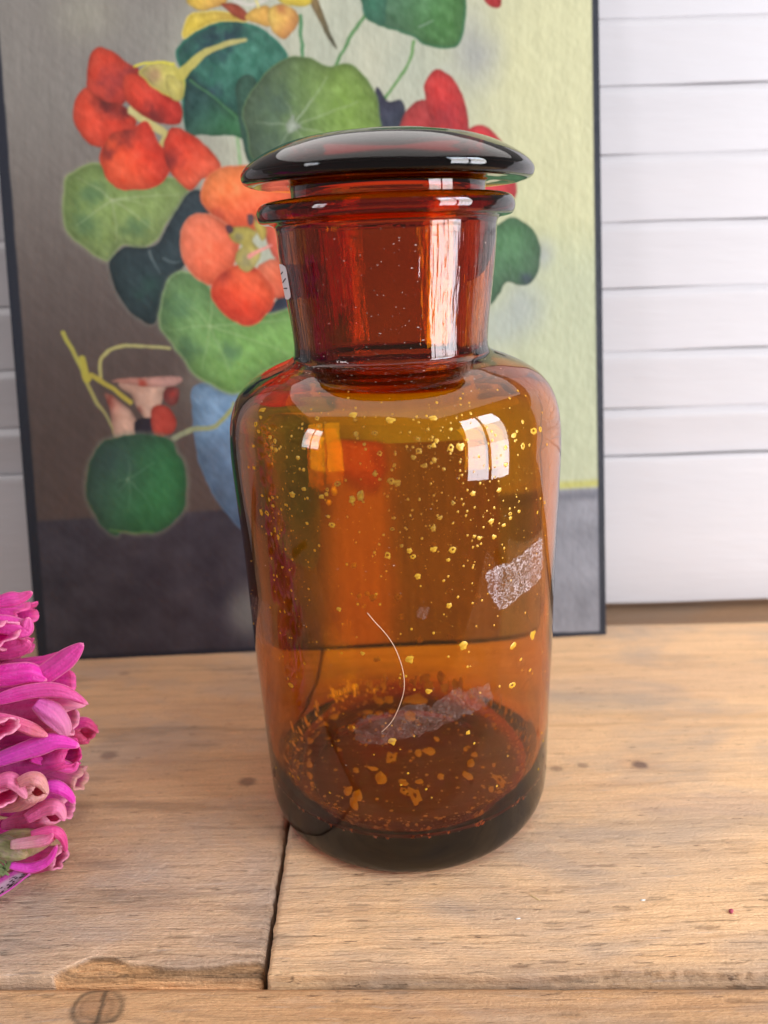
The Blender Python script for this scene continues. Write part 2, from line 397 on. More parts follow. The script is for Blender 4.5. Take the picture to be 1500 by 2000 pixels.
# dark leaves in the middle
shape([(214, 512), (246, 484), (302, 480), (328, 440), (358, 388), (380, 370), (402, 386), (408, 425), (372, 452), (362, 512), (338, 548), (318, 600), (300, 631), (266, 620), (240, 592), (222, 552)],
      (52, 64, 70), (44, 60, 62), (360, 400), (260, 600), halo=(120, 122, 112), hw=9, dark=[(290, 560, 30)], dc=(46, 74, 66), tex=10)
stroke([(292, 490), (302, 515), (312, 535)], 5, (120, 134, 134), 1, 4, .7); stroke([(320, 505), (340, 512), (352, 510)], 4, (130, 142, 142), 1, 4, .6)
shape([(520, 620), (545, 580), (575, 560), (580, 660), (545, 640)], (50, 56, 72))
# leaf G
shape([(314, 590), (330, 546), (354, 531), (395, 542), (420, 575), (470, 610), (530, 612), (600, 592), (640, 620), (620, 700), (545, 712), (500, 740), (472, 766), (440, 766), (385, 735), (350, 690), (315, 645)],
      (104, 140, 86), (116, 160, 82), (340, 560), (520, 700), dark=[(345, 600, 30), (372, 680, 26), (450, 690, 24)], dc=(84, 120, 80), rim=(160, 186, 126), rimw=6, halo=(128, 134, 112), hw=8, tex=14)
veins(409, 637, [(345, 575), (330, 645), (395, 720), (452, 740), (560, 690), (570, 625), (412, 580)], (160, 190, 130), 4.5, .6)
# red flower 1
RD = (222, 70, 46); DRK = (140, 44, 42)
shape([(174, 116), (190, 93), (215, 98), (252, 124), (270, 134), (264, 162), (240, 204), (204, 200), (171, 176)], RD, (200, 60, 46), (180, 110), (250, 190), dark=[(222, 160, 30), (258, 136, 16)], dc=(150, 52, 50))
shape([(170, 171), (198, 196), (238, 205), (266, 235), (250, 262), (206, 286), (180, 285), (155, 260), (143, 226), (150, 190)], (228, 74, 48), (214, 64, 44), (160, 230), (250, 240), dark=[(205, 208, 24), (240, 218, 22)], dc=(112, 36, 36))
stroke([(258, 216), (278, 232), (300, 246), (322, 262), (318, 282)], 18, (208, 196, 130), 12, 5, 1, (190, 172, 100))
shape([(240, 151), (264, 145), (300, 166), (345, 196), (356, 216), (350, 241), (320, 243), (278, 226), (246, 196)], (230, 70, 46), (206, 52, 40), (250, 160), (330, 235), dark=[(298, 222, 24)], dc=(120, 38, 36))
shape([(196, 300), (215, 260), (255, 250), (288, 238), (306, 270), (332, 312), (325, 346), (300, 366), (270, 371), (226, 366), (203, 336)], (238, 86, 50), (220, 60, 42), (230, 330), (310, 280), dark=[(245, 262, 26), (210, 300, 16)], dc=(140, 46, 40), rim=(226, 64, 42))
shape([(330, 256), (346, 250), (386, 270), (425, 310), (431, 336), (396, 350), (372, 370), (346, 351), (326, 322), (321, 282)], (226, 66, 44), (236, 90, 58), (350, 270), (390, 350), dark=[(333, 312, 20)], dc=(150, 44, 40))
# yellow trumpet
shape([(270, 140), (290, 124), (330, 122), (352, 140), (360, 165), (354, 195), (335, 190), (300, 172), (276, 150)], (196, 176, 110), (222, 208, 96), (280, 160), (350, 150), dark=[(298, 148, 18)], dc=(176, 140, 100), rim=(226, 214, 84))
shape([(322, 150), (345, 152), (358, 170), (352, 198), (332, 188)], (224, 208, 110))
stroke([(352, 148), (372, 128), (400, 104), (440, 86), (480, 78)], 22, (196, 182, 84), 7, 3, 1, (186, 176, 112))
stroke([(262, 128), (290, 122), (340, 126)], 4, (226, 212, 66))
# orange flower 2
OR = (246, 122, 74)
shape([(404, 346), (430, 328), (482, 322), (560, 330), (575, 420), (530, 440), (500, 452), (440, 441), (392, 392)], (246, 130, 70), (232, 92, 54), (430, 340), (470, 440), dark=[(420, 425, 18)], dc=(206, 80, 54), rim=(244, 120, 80))
shape([(525, 420), (575, 400), (585, 520), (545, 512), (520, 470)], (238, 108, 78), (222, 92, 70), (540, 420), (560, 510))
shape([(364, 430), (394, 417), (434, 430), (468, 468), (456, 520), (416, 556), (385, 546), (358, 512), (352, 470)], (248, 124, 88), (240, 104, 68), (370, 440), (450, 530), rim=(250, 150, 116), rimw=4)
shape([(504, 520), (545, 508), (568, 540), (562, 576), (530, 582), (508, 560)], (240, 122, 86), (232, 100, 66), (510, 530), (560, 570))
shape([(412, 561), (440, 525), (490, 518), (520, 545), (537, 570), (530, 602), (500, 631), (470, 633), (440, 616), (416, 588)], (240, 92, 52), (226, 66, 40), (500, 540), (470, 620), dark=[(438, 538, 18), (498, 522, 10)], dc=(190, 60, 44), rim=(238, 90, 60))
shape([(446, 448), (470, 442), (500, 452), (492, 470), (510, 490), (505, 508), (486, 532), (465, 520), (462, 496), (474, 482), (452, 470)], (196, 178, 84), (216, 196, 110), (450, 450), (490, 520), dark=[(480, 505, 16), (464, 462, 10)], dc=(150, 140, 100))
shape([(500, 420), (515, 428), (520, 455), (512, 470), (500, 450)], (206, 180, 80), dark=[(505, 426, 8)], dc=(70, 66, 76))
shape([(440, 440), (452, 440), (456, 452), (446, 456)], (110, 70, 80)); shape([(482, 418), (494, 420), (496, 436), (486, 440)], (110, 80, 86))
stroke([(488, 500), (515, 486), (530, 480)], 8, (240, 150, 140), 3)
# red flower 3
shape([(786, 232), (808, 200), (830, 196), (852, 216), (872, 268), (786, 268)], (184, 58, 56), (160, 44, 44), (800, 210), (850, 260))
shape([(829, 160), (850, 136), (880, 150), (905, 190), (916, 240), (908, 268), (862, 268), (836, 218), (828, 178)], (212, 54, 50), (186, 42, 44), (850, 150), (880, 260), dark=[(868, 230, 30)], dc=(150, 34, 40))
shape([(908, 262), (933, 243), (965, 260), (990, 300), (1006, 385), (930, 400), (902, 300)], (216, 50, 54), (206, 60, 64), (930, 250), (990, 380))
shape([(944, -10), (974, -10), (979, 10), (968, 16), (950, 6)], (186, 36, 36))
# leaf H
shape([(966, 446), (1000, 424), (1040, 449), (1056, 485), (1050, 530), (1030, 556), (990, 553), (974, 575), (945, 590), (940, 450)], (78, 122, 78), (74, 108, 76), (980, 440), (1040, 540), dark=[(1030, 545, 14)], dc=(62, 76, 86), tex=10)
# small bud flower on the left
stroke([(124, 650), (152, 705), (168, 745), (186, 782), (212, 818), (228, 852)], 9, (190, 182, 76), 5, 4, 1, (170, 166, 120))
stroke([(160, 700), (170, 740)], 13, (196, 184, 70), 16, 5)
stroke([(196, 736), (200, 698), (240, 675), (292, 678), (330, 680)], 7, (196, 186, 110), 5, 4, 1, (188, 186, 120))
shape([(204, 768), (240, 788), (268, 820), (264, 852), (228, 854), (216, 800)], (206, 128, 108), (232, 184, 160), (210, 780), (250, 800), dark=[(212, 786, 14)], dc=(160, 60, 50))
shape([(232, 748), (300, 742), (322, 755), (312, 795), (290, 820), (274, 806), (255, 772)], (222, 172, 148), (234, 190, 166), (250, 760), (300, 790), dark=[(272, 800, 12)], dc=(180, 90, 76))
shape([(218, 742), (290, 736), (350, 735), (353, 748), (310, 756), (250, 750)], (222, 150, 130), (226, 170, 156), (230, 745), (340, 745), dark=[(280, 748, 10)], dc=(210, 70, 50))
shape([(326, 756), (350, 758), (348, 784), (334, 792), (320, 778)], (150, 66, 60), dark=[(338, 770, 8)], dc=(196, 64, 54))
shape([(266, 822), (296, 818), (302, 846), (268, 852)], (52, 44, 56)); shape([(300, 794), (328, 794), (345, 822), (336, 846), (306, 852), (294, 824)], (204, 72, 56))
stroke([(178, 732), (215, 755), (256, 786)], 10, (192, 176, 70), 8)
# leaf I
shape([(184, 888), (204, 862), (255, 848), (300, 850), (335, 862), (346, 885), (360, 906), (364, 960), (356, 1000), (320, 1034), (285, 1043), (240, 1037), (226, 1046), (196, 1026), (182, 996), (168, 966), (170, 930)],
      (58, 92, 74), (52, 118, 68), (200, 900), (330, 960), halo=(132, 140, 118), hw=12, rim=(62, 108, 74), dark=[(215, 900, 40)], dc=(56, 84, 76), tex=8)
veins(250, 935, [(228, 940), (300, 905), (252, 990), (300, 1000), (232, 960), (250, 900)], (120, 160, 128), 4, .5)
stroke([(215, 1034), (250, 1040), (300, 1040)], 5, (120, 160, 84), 3, 5, .6)
# nasturtium hidden behind the jar, glimpsed through the glass
blend(sstep(570, 680, X) * sstep(1012, 990, X + 20 * (nl - .5)) * sstep(858, 868, Y) * sstep(1300, 1240, Y), C(206, 138, 72) + (C(142, 112, 84) - C(206, 138, 72)) * sstep(730, 800, X + 40 * (nl - .5))[..., None] + (nst[..., None] - .5) * 12)
shape([(640, 850), (700, 846), (745, 862), (752, 930), (720, 960), (650, 930)], (214, 112, 50), (206, 92, 42), (640, 880), (720, 1000), tex=20, soft=24)
# canvas streaks, brushwork
img = img * (1 + .06 * (nst - .5)[..., None] + .07 * (nfi - .5)[..., None]) + (nst - .5)[..., None] * 3 + (fbm((X + Y) / 40, (X - Y) / 8, 77, 4) - .5)[..., None] * 12
# black edge
ed = np.maximum.reduce([sstep(.0066, .0052, uu + .0006 * fbm(vv * 90, uu * 0, 61)), sstep(PW - .0042, PW - .0030, uu), sstep(.0040, .0028, vv + .0012 * fbm(uu * 60, vv * 0, 62))])
img = img * (1 - ed[..., None]) + ed[..., None] * C(36, 38, 50)
# milky sheen veil over the whole picture, put into its colours
gl = img.mean(-1, keepdims=True); img = gl + (img - gl) * .95 + 1
alb = s2l(np.clip(img, 3, 250)) * 0.74
PP = PP + pfront * (0.00022 * (fbm(uu * 900, vv * 300, 71, 3) - .5))[..., None]
mp = NT('oil_paint')
nn = mp.noise(mp.mapping((900, 900, 900)), 1.0, 2)
mp.principled(Base_Color=mp.vcol(), Roughness=0.5, Specular_IOR_Level=0.35, Normal=mp.bump(nn, 0.25, 0.0003))
pcen = (pb0 + pb1) / 2
painting = empty('painting', tuple(pcen), 'unframed still-life painting of orange and red nasturtiums with black edges, behind the amber jar', 'painting')
grid_obj('canvas', PP - pcen, mp.m, painting, alb)
TH = 0.0095
m_edge = NT('black_edge_paint'); ne = m_edge.noise(m_edge.mapping((220, 220, 220)), 1.0, 4)
m_edge.principled(Base_Color=m_edge.mix(m_edge.ramp(ne, [(0.5, 0.0), (0.75, 0.5)]), (0.016, 0.018, 0.028), (0.06, 0.065, 0.085)), Roughness=0.45)
def pbox(u0, u1, v0, v1, name):
    c = [pb0 + pex * u + pup * v - pfront * w - pcen for w in (0.0002, TH) for (u, v) in ((u0, v0), (u1, v0), (u1, v1), (u0, v1))]
    return mesh_obj(name, c, [(0, 1, 2, 3), (7, 6, 5, 4), (4, 5, 1, 0), (5, 6, 2, 1), (6, 7, 3, 2), (7, 4, 0, 3)], m_edge.m, painting, False)
pbox(-0.0004, PW + 0.0004, -0.0003, PHGT + 0.0003, 'backing_board')

# ------------------------------------------------------------------ wooden surface
table = empty('wooden_tabletop', (0, 0.3, 0), 'rough weathered pine boards under the amber jar', 'table')
def plank(x0, x1, y0, y1, z0, mat, seed, step=0.00075, chipfn=None, tonefn=None, rag_y0=0.0008, rag_x0=0, rag_x1=0, depth=0.02):
    nx = int((x1 - x0) / step); ny = int((y1 - y0) / step)
    xs = np.linspace(0, 1, nx); ys = np.linspace(0, 1, ny) ** (1.8 if y0 > .15 and y0 < .3 else 1)
    XX, YY = np.meshgrid(xs, ys)
    xw = x0 + XX * (x1 - x0); yw = y0 + YY * (y1 - y0)
    # ragged ends
    rg0 = rag_x0 * (fbm(yw * 260, yw * 0, seed + 1, 4) - .5) * 2; rg1 = rag_x1 * (fbm(yw * 260, yw * 0, seed + 2, 4) - .5) * 2
    xw = xw + rg0 * (1 - XX) ** 30 + rg1 * XX ** 30
    rf = rag_y0 * (fbm(xw * 70, xw * 0, seed + 3, 5) - .5) * 2
    yw = yw + rf * (1 - YY) ** 12
    h = 0.00025 * (fbm(xw * 60, yw * 260, seed + 4, 4) - .5) + 0.00026 * (fbm(xw * 14, yw * 500, seed + 5, 3) - .5) + 0.0005 * (fbm(xw * 14, yw * 14, seed + 6, 3) - .5) + .00030 * (fbm(xw * 160, yw * 900, seed + 8, 3) - .5) * sstep(.27, .20, yw)
    pit = sstep(.70, .78, fbm(xw * 75, yw * 1300, seed + 9, 3)) * sstep(.30, .21, yw); h = h - .0004 * pit
    dy = np.minimum(yw - y0, y1 - yw); dx = np.minimum(xw - x0, x1 - xw)
    h = h - 0.0014 * sstep(0.0022, 0, dy) ** 1.5 - 0.0010 * sstep(0.0016, 0, dx) ** 1.5
    tone = np.ones(xw.shape + (3,)) * (1 - .35 * pit)[..., None] * (1 + .16 * (fbm(xw * 30, yw * 420, seed + 11, 3) - .5))[..., None]
    if chipfn is not None: h, tone = chipfn(xw, yw, h, tone)
    if tonefn is not None: tone = tonefn(xw, yw, tone)
    ys_ = yw + xw * (-.030 + .018 * (yw - .185) / .25)
    P = np.stack([xw, ys_ - 0.3, z0 + h], -1)
    # skirts
    def skirt(row): r = row.copy(); r[:, 2] = z0 - depth; return r
    top = np.concatenate([skirt(P[0])[None], P, skirt(P[-1])[None]], 0)
    tn = np.concatenate([tone[:1] * .5, tone, tone[-1:] * .5], 0)
    l = top[:, :1].copy(); l[..., 2] = z0 - depth; r = top[:, -1:].copy(); r[..., 2] = z0 - depth
    top = np.concatenate([l, top, r], 1); tn = np.concatenate([tn[:, :1] * .5, tn, tn[:, -1:] * .5], 1)
    return grid_obj('plank', top, mat, table, tn)
def knot(tone, xw, yw, cx, cy, rx, ry, col=(.45, .36, .36), a=.8):
    d = np.hypot((xw - cx) / rx, (yw - cy) / ry) + .35 * (fbm(xw * 500, yw * 500, 90, 3) - .5)
    m = (sstep(1.25, .5, d) * a)[..., None]; return tone * (1 - m) + tone * m * np.array(col)
def pxblob(tone, xw, yw, px, py, rx, ry, col, a):
    p = on_table(px, py); return knot(tone, xw, yw, p[0], p[1], rx, ry, col, a)
yfl = 0.1888
def chip_left(xw, yw, h, tone):
    # broken front edge between x = -0.108 and the joint
    along = sstep(-0.117, -0.100, xw) * (0.55 + 0.45 * sstep(-.085, -.098, xw) + .25 * sstep(-.062, -.050, xw))
    w = 0.0062 * along * (0.55 + 0.9 * fbm(xw * 55, xw * 0, 101, 4))
    d = yw - yfl
    inside = sstep(w + .0003, w - .0005, d) * (w > .0008)
    steps = .0016 + .0030 * np.floor(3.99 * np.clip(1 - d / (w + 1e-5) + .5 * (fbm(xw * 90, yw * 200, 105, 3) - .5), 0, 1)) / 3 + .0012 * (fbm(xw * 40, yw * 1800, 103, 3) - .5)
    h = h - inside * steps
    c = np.array([1.10, .90, .64]) * (0.05 + 1.7 * fbm(xw * 14, yw * 1700, 104, 4))[..., None]
    tone = tone * (1 - inside[..., None]) + c * inside[..., None]
    edge = (sstep(.0007, .0001, np.abs(d - w + .0003)) * along)[..., None] * .45; tone = tone * (1 - edge)  # shadow line along the chip's upper rim, painted into the tone
    rim = (sstep(.0009, 0, np.abs(d - w - .0006)) * along)[..., None] * .3
    return h, tone * (1 + rim)
def tone_left(xw, yw, t):
    f = fbm(xw * 22, yw * 22, 111, 4)
    front = sstep(.275, .205, yw + .06 * (f - .5) + .25 * np.maximum(0, -.10 - xw) * 0)
    grey = np.array([.98, 1.06, 1.18]) * 1.0; t = t * (1 + front[..., None] * (grey - 1))
    pink = sstep(.55, .8, fbm(xw * 18, yw * 30, 113, 3))[..., None] * .25; t = t * (1 - pink) + t * pink * np.array([.92, .88, .95])
    t = knot(t, xw, yw, -.1497, .3832, .0035, .0022, (.62, .58, .6), .7); t = pxblob(t, xw, yw, 208, 1483, .0042, .0035, (.50, .46, .5), .8)
    t = pxblob(t, xw, yw, 482, 1531, .0045, .0034, (.45, .42, .46), .9); t = pxblob(t, xw, yw, 430, 1390, .03, .012, (.75, .74, .78), .4)
    t = pxblob(t, xw, yw, 120, 1600, .012, .01, (.6, .52, .5), .5); t = pxblob(t, xw, yw, 190, 1700, .010, .003, (.7, .7, .74), .7)
    t = pxblob(t, xw, yw, 330, 1585, .025, .006, (.8, .78, .8), .5)
    sc = sstep(.62, .74, fbm((xw * .8 + yw * 1.2) * 70, (yw * .8 - xw * 1.2) * 520, 118, 3))[..., None] * front[..., None] * .11; t = t * (1 + sc * np.array([.8, .95, 1.15]))
    # darker streaks
    st = sstep(.62, .74, fbm(xw * 22, yw * 210, 115, 4))[..., None] * .22; t = t * (1 - st)
    j = sstep(-.0475, -.0440, xw)[..., None] * .25; return t * (1 - j)
def tone_right(xw, yw, t):
    st = sstep(.60, .72, fbm(xw * 26, yw * 260, 121, 4))[..., None] * sstep(.34, .20, yw)[..., None] * .30; t = t * (1 - st) + t * st * np.array([.55, .6, .7])
    t = pxblob(t, xw, yw, 1245, 1487, .0040, .0030, (.32, .30, .36), .95); t = pxblob(t, xw, yw, 1245, 1487, .012, .006, (.86, .8, .8), .5)
    t = pxblob(t, xw, yw, 1085, 1497, .003, .002, (.5, .48, .5), .8); t = pxblob(t, xw, yw, 1135, 1490, .003, .002, (.5, .48, .5), .8)
    t = pxblob(t, xw, yw, 1140, 1370, .045, .012, (.80, .86, .95), .7); t = pxblob(t, xw, yw, 1380, 1320, .09, .02, (.88, .88, .94), .6)
    t = pxblob(t, xw, yw, 1400, 1560, .06, .008, (.85, .84, .92), .6); t = pxblob(t, xw, yw, 1200, 1530, .03, .006, (.88, .86, .88), .6)
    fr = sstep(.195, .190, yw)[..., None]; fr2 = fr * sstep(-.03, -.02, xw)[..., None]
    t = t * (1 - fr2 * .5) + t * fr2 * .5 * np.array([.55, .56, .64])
    e = sstep(-.0398, -.0425, xw)[..., None] * sstep(.215, .19, yw)[..., None]; return t * (1 + e * .12)
def chip_right(xw, yw, h, tone):
    w = .0020 * fbm(xw * 60, xw * 0, 131, 4) + .0022 * sstep(.055, .075, xw) * fbm(xw * 200, xw * 0, 133, 3)
    d = yw - .1877; ins = sstep(w + .0003, w - .0004, d)
    return h - ins * (.0018 + .001 * fbm(xw * 300, yw * 500, 134, 2)), tone * (1 - ins[..., None] * .35)
def tone_front(xw, yw, t):
    p = on_table(185, 1985, -.0034)
    dd = np.hypot((xw - p[0]) / .0080, (yw - p[1]) / .0062)
    dd = dd + .30 * (fbm(xw * 160, yw * 160, 141) - .5)
    ring = np.maximum(sstep(.22, .02, np.abs(dd - 1)) * (.35 + .9 * fbm(xw * 90, yw * 90, 147)), .35 * sstep(.2, .0, np.abs(dd - .66)))
    t = t * (1 - ring[..., None] * .8); core = sstep(1, .7, dd)[..., None] * .6; t = t * (1 - core) + t * core * np.array([.5, .4, .35])
    crack = sstep(.0012, .0002, np.abs(xw - p[0] - .001 + .0015 * (fbm(yw * 500, yw * 0, 143) - .5))) * (dd < 1.05)
    t = t * (1 - .8 * crack[..., None])
    # growth rings bending round the knot
    wv = np.sin((yw - p[1]) * 1300 + 9 * np.exp(-((xw - p[0]) / .03) ** 2) * np.sign(yw - p[1] + 1e-6) + 5 * fbm(xw * 14, yw * 40, 144))
    t = t * (1 - .16 * sstep(.3, 1, wv))[..., None]
    g = sstep(.25, .75, fbm(xw * 9, yw * 60, 145, 4))[..., None] * (.35 + .65 * sstep(.0, .09, xw))[..., None]
    return t * (1 - g * .5) + g * .5 * np.array([.82, .95, 1.1])
plank(-.36, -.0441, yfl, .4300, 0, WOOD_L, 200, chipfn=chip_left, tonefn=tone_left, rag_y0=.0006, rag_x1=.0006)
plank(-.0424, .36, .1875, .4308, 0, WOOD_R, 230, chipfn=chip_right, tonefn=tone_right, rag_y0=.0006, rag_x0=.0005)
plank(-.30, .30, .100, .1871, -.0030, WOOD_F, 260, tonefn=tone_front, rag_y0=0)
plank(-.5, .5, .4322, .4800, -.0035, WOOD_B, 290, step=.003, rag_y0=.0008)
mesh_obj('bearer', [(-.36, -.2, -.0215), (.36, -.2, -.0215), (.36, .18, -.0215), (-.36, .18, -.0215)], [(0, 1, 2, 3)], simple('dark_bearer_wood', (.02, .013, .01), .9), table, False)

# ------------------------------------------------------------------ jar and stopper
JX, JY = 0.0078, 0.2855
TILT = -0.0185
def lathe(prof, seg=160, closed=False, wob=0.0, seed=0):
    """prof: list of (r, z); r = 0 ends are collapsed"""
    verts = []; faces = []; rings = []
    for r, z in prof:
        if r < 1e-6: rings.append([len(verts)]); verts.append((0, 0, z))
        else:
            base = len(verts); rings.append(list(range(base, base + seg)))
            for k in range(seg):
                a = 2 * math.pi * k / seg
                w = wob * (math.sin(a * 2 + z * 31 + seed) + .6 * math.sin(a * 3 - z * 47 + 1 + seed) + .4 * math.sin(a * 5 + z * 90 + 2))
                verts.append(((r + w) * math.cos(a), (r + w) * math.sin(a), z + w * .4))
    for a, b in zip(rings[:-1], rings[1:]):
        if len(a) == 1: faces += [(a[0], b[(k + 1) % seg], b[k]) for k in range(seg)]
        elif len(b) == 1: faces += [(a[k], a[(k + 1) % seg], b[0]) for k in range(seg)]
        else: faces += [(a[k], a[(k + 1) % seg], b[(k + 1) % seg], b[k]) for k in range(seg)]
    return verts, faces
def dense(pts, n=6):
    p = smooth_poly(pts, n, closed=False); p[:, 0] = np.maximum(p[:, 0], 0)
    return [tuple(q) for q in p]
outer = dense([(0, .0030), (.020, .0027), (.036, .0018), (.044, .0007), (.0495, .0003), (.0545, .0012), (.0574, .0040), (.0589, .0090), (.0593, .018),
               (.0597, .045), (.0602, .070), (.0604, .095), (.0608, .118), (.0614, .136), (.0617, .150), (.0615, .1585), (.0606, .1660), (.0583, .1728), (.0545, .1778),
               (.0495, .1815), (.0440, .1842), (.0395, .1860), (.0362, .1877), (.0353, .1900), (.0354, .196), (.0362, .205), (.0372, .2145), (.0379, .2230), (.0381, .2290),
               (.0386, .2315), (.0402, .2324), (.0425, .2327), (.0438, .2336), (.0443, .2354), (.0440, .2372), (.0428, .2387), (.0405, .2394), (.0375, .2394), (.0352, .2388)])
inner = dense([(.0352, .2388), (.0342, .2375), (.0336, .2330), (.0327, .2200), (.0318, .2050), (.0311, .1930), (.0310, .1875), (.0322, .1840), (.0362, .1822), (.0420, .1800), (.0480, .1772), (.0530, .1735),
               (.0562, .1685), (.0576, .1620), (.0580, .1540), (.0578, .138), (.0573, .118), (.0570, .090), (.0565, .050), (.0561, .032), (.0554, .0250), (.0538, .0195), (.0500, .0163), (.0440, .0148), (.030, .0142), (.012, .0146), (0, .0150)])
outer = [(r, z * .999) for r, z in outer]; inner = [(r, z * .999) for r, z in inner]
jv, jf = lathe(outer + inner[1:], wob=.00010)
jar = empty('glass_jar', (JX, JY, 0), 'amber brown glass apothecary jar with gold flecks and tape scraps, standing on the pine boards', 'jar', rot=(0, TILT, 0))
mesh_obj('jar_body', jv, jf, GLASS, jar)
bpy.context.view_layer.update()
JM = np.array(Matrix.Translation((JX, JY, 0)) @ Matrix.Rotation(TILT, 4, 'Y')); JI = np.linalg.inv(JM)
def to_jar(P): return (JI @ np.append(P, 1))[:3]
# stopper
so = dense([(0, .2602), (.012, .2599), (.024, .2589), (.034, .2568), (.0415, .2538), (.0465, .2508), (.0490, .2482), (.0493, .2462), (.0484, .2447), (.0462, .2440),
            (.0420, .2441), (.0370, .2443), (.0340, .2440), (.0333, .2425), (.0332, .2390), (.0328, .2330), (.0319, .2200), (.0310, .2050), (.0303, .1930), (.0298, .1840), (.0288, .1800), (.0268, .1785), (.0200, .1783), (.010, .1784), (0, .1784)])
si = dense([(0, .2458), (.012, .2457), (.020, .2452), (.0260, .2438), (.0281, .2415), (.0282, .2370), (.0276, .2300), (.0264, .2150), (.0254, .2000), (.0248, .1880), (.0242, .1840), (.0220, .1815), (.0160, .1806), (0, .1806)])
so = [(r, z * .999) for r, z in so]; si = [(r, z * .999) for r, z in si]
sv, sf = lathe(so, wob=.00008, seed=2); iv, if_ = lathe(si, wob=.00008, seed=3)
n0 = len(sv); sf = [tuple(reversed(f)) for f in sf]; sf += [tuple(i + n0 for i in f) for f in if_]; sv = sv + iv
stopper = mesh_obj('glass_stopper', [(x, y, z - .178) for x, y, z in sv], sf, GLASS)
stopper.location = tuple((JM @ np.array([0, 0, .1781, 1]))[:3]); stopper.rotation_euler = (0.012, TILT + 0.016, 0)
tag(stopper, 'dark domed glass stopper with a wide rim seated in the neck of the amber jar', 'stopper')
oz = np.array([p[1] for p in outer[5:40 * 6]]); orr = np.array([p[0] for p in outer[5:40 * 6]])
def jar_r(z):
    return float(np.interp(z, oz[:190], orr[:190]))
mono = [(r, z) for r, z in outer if z > .0012]
mz = [mono[0][1]]; mr = [mono[0][0]]
for r, z in mono[1:]:
    if z > mz[-1]: mz.append(z); mr.append(r)
def jar_r(z): return float(np.interp(z, mz, mr))
def hit_jar(px, py, back=False):
    v = ray(px, py); o = to_jar(_C); e = JI[:3, :3] @ v
    ts = np.linspace(.20, .36, 500) / v[1]
    prev = None
    for t in ts:
        p = o + e * t; f = math.hypot(p[0], p[1]) - jar_r(p[2])
        if f < 0:
            a, b = prev, t
            for _ in range(24):
                c = (a + b) / 2; q = o + e * c
                if math.hypot(q[0], q[1]) - jar_r(q[2]) < 0: b = c
                else: a = c
            q = o + e * b; z = q[2]; s = (jar_r(z + .0005) - jar_r(z - .0005)) / .001
            rr = math.hypot(q[0], q[1]); n = np.array([q[0] / rr, q[1] / rr, -s]); return q, n / np.linalg.norm(n)
        prev = t
    return None, None

# gold flecks in the glass
def fleck_mat(name, c0, c1, emiss=0):
    m = NT(name); n = m.noise(m.mapping((3, 3, 3)), 1.0, 3)
    col = m.mix(m.ramp(n, [(0.4, 0.0), (0.62, 1.0)]), c0, c1)
    d = m.add('ShaderNodeBsdfDiffuse', Color=col); t = m.add('ShaderNodeBsdfTranslucent', Color=col); g = m.add('ShaderNodeBsdfGlossy', Color=(1, .85, .4, 1), Roughness=0.35)
    a = m.add('ShaderNodeMixShader', Fac=.35); m.link(d.outputs[0], a.inputs[1]); m.link(t.outputs[0], a.inputs[2])
    b = m.add('ShaderNodeMixShader', Fac=.12); m.link(a.outputs[0], b.inputs[1]); m.link(g.outputs[0], b.inputs[2])
    m.link(b.outputs[0], m.out.inputs[0]); return m.m
FG = fleck_mat('gold_fleck', (.72, .33, .015), (.90, .55, .05)); FF = fleck_mat('pale_fleck', (.92, .62, .30), (.95, .74, .42))
def fleck_mesh(seed, mat, hole):
    r = random.Random(seed); n = 12; vs = []; fs = []
    rad = [.5 * (1 + r.uniform(-.30, .22)) for _ in range(n)]
    hr = r.uniform(.12, .22); hx, hy = r.uniform(-.12, .12), r.uniform(-.12, .12)
    for k in range(n): a = 2 * math.pi * k / n; vs.append((rad[k] * math.cos(a), rad[k] * math.sin(a), 0.0))
    for k in range(n): a = 2 * math.pi * k / n; vs.append((rad[k] * .75 * math.cos(a), rad[k] * .75 * math.sin(a), 0.08))
    fs += [(k, (k + 1) % n, n + (k + 1) % n, n + k) for k in range(n)]
    if hole:
        for k in range(n): a = 2 * math.pi * k / n; vs.append((hx + hr * math.cos(a), hy + hr * r.uniform(.6, 1.3) * math.sin(a), 0.06))
        fs += [(n + k, n + (k + 1) % n, 2 * n + (k + 1) % n, 2 * n + k) for k in range(n)]
    else:
        vs.append((0, 0, .11)); fs += [(n + k, n + (k + 1) % n, 2 * n) for k in range(n)]
    me = bpy.data.meshes.new('fleck'); me.from_pydata(vs, [], fs); me.update(); me.polygons.foreach_set('use_smooth', [True] * len(fs)); me.materials.append(mat); return me
FM = [fleck_mesh(i, FG, i % 3 == 0) for i in range(9)]; FI = [fleck_mesh(40 + i, FF, i % 5 == 0) for i in range(7)]
def put_fleck(q, n, size_x, size_y, meshes, name='fleck'):
    o = bpy.data.objects.new(name, random.choice(meshes)); COL.objects.link(o); o.parent = jar
    up = Vector((0, 0, 1)) if abs(n[2]) < .9 else Vector((0, 1, 0)); nz = Vector(n).normalized(); xx = up.cross(nz).normalized(); yy = nz.cross(xx)
    a = random.uniform(-.35, .35); R = Matrix((xx, yy, nz)).transposed() @ Matrix.Rotation(a, 3, 'Z')
    M = R.to_4x4() @ Matrix.Diagonal((size_x, size_y, min(size_x, size_y) * .5, 1)); M.translation = Vector(q); o.matrix_local = M
    return o
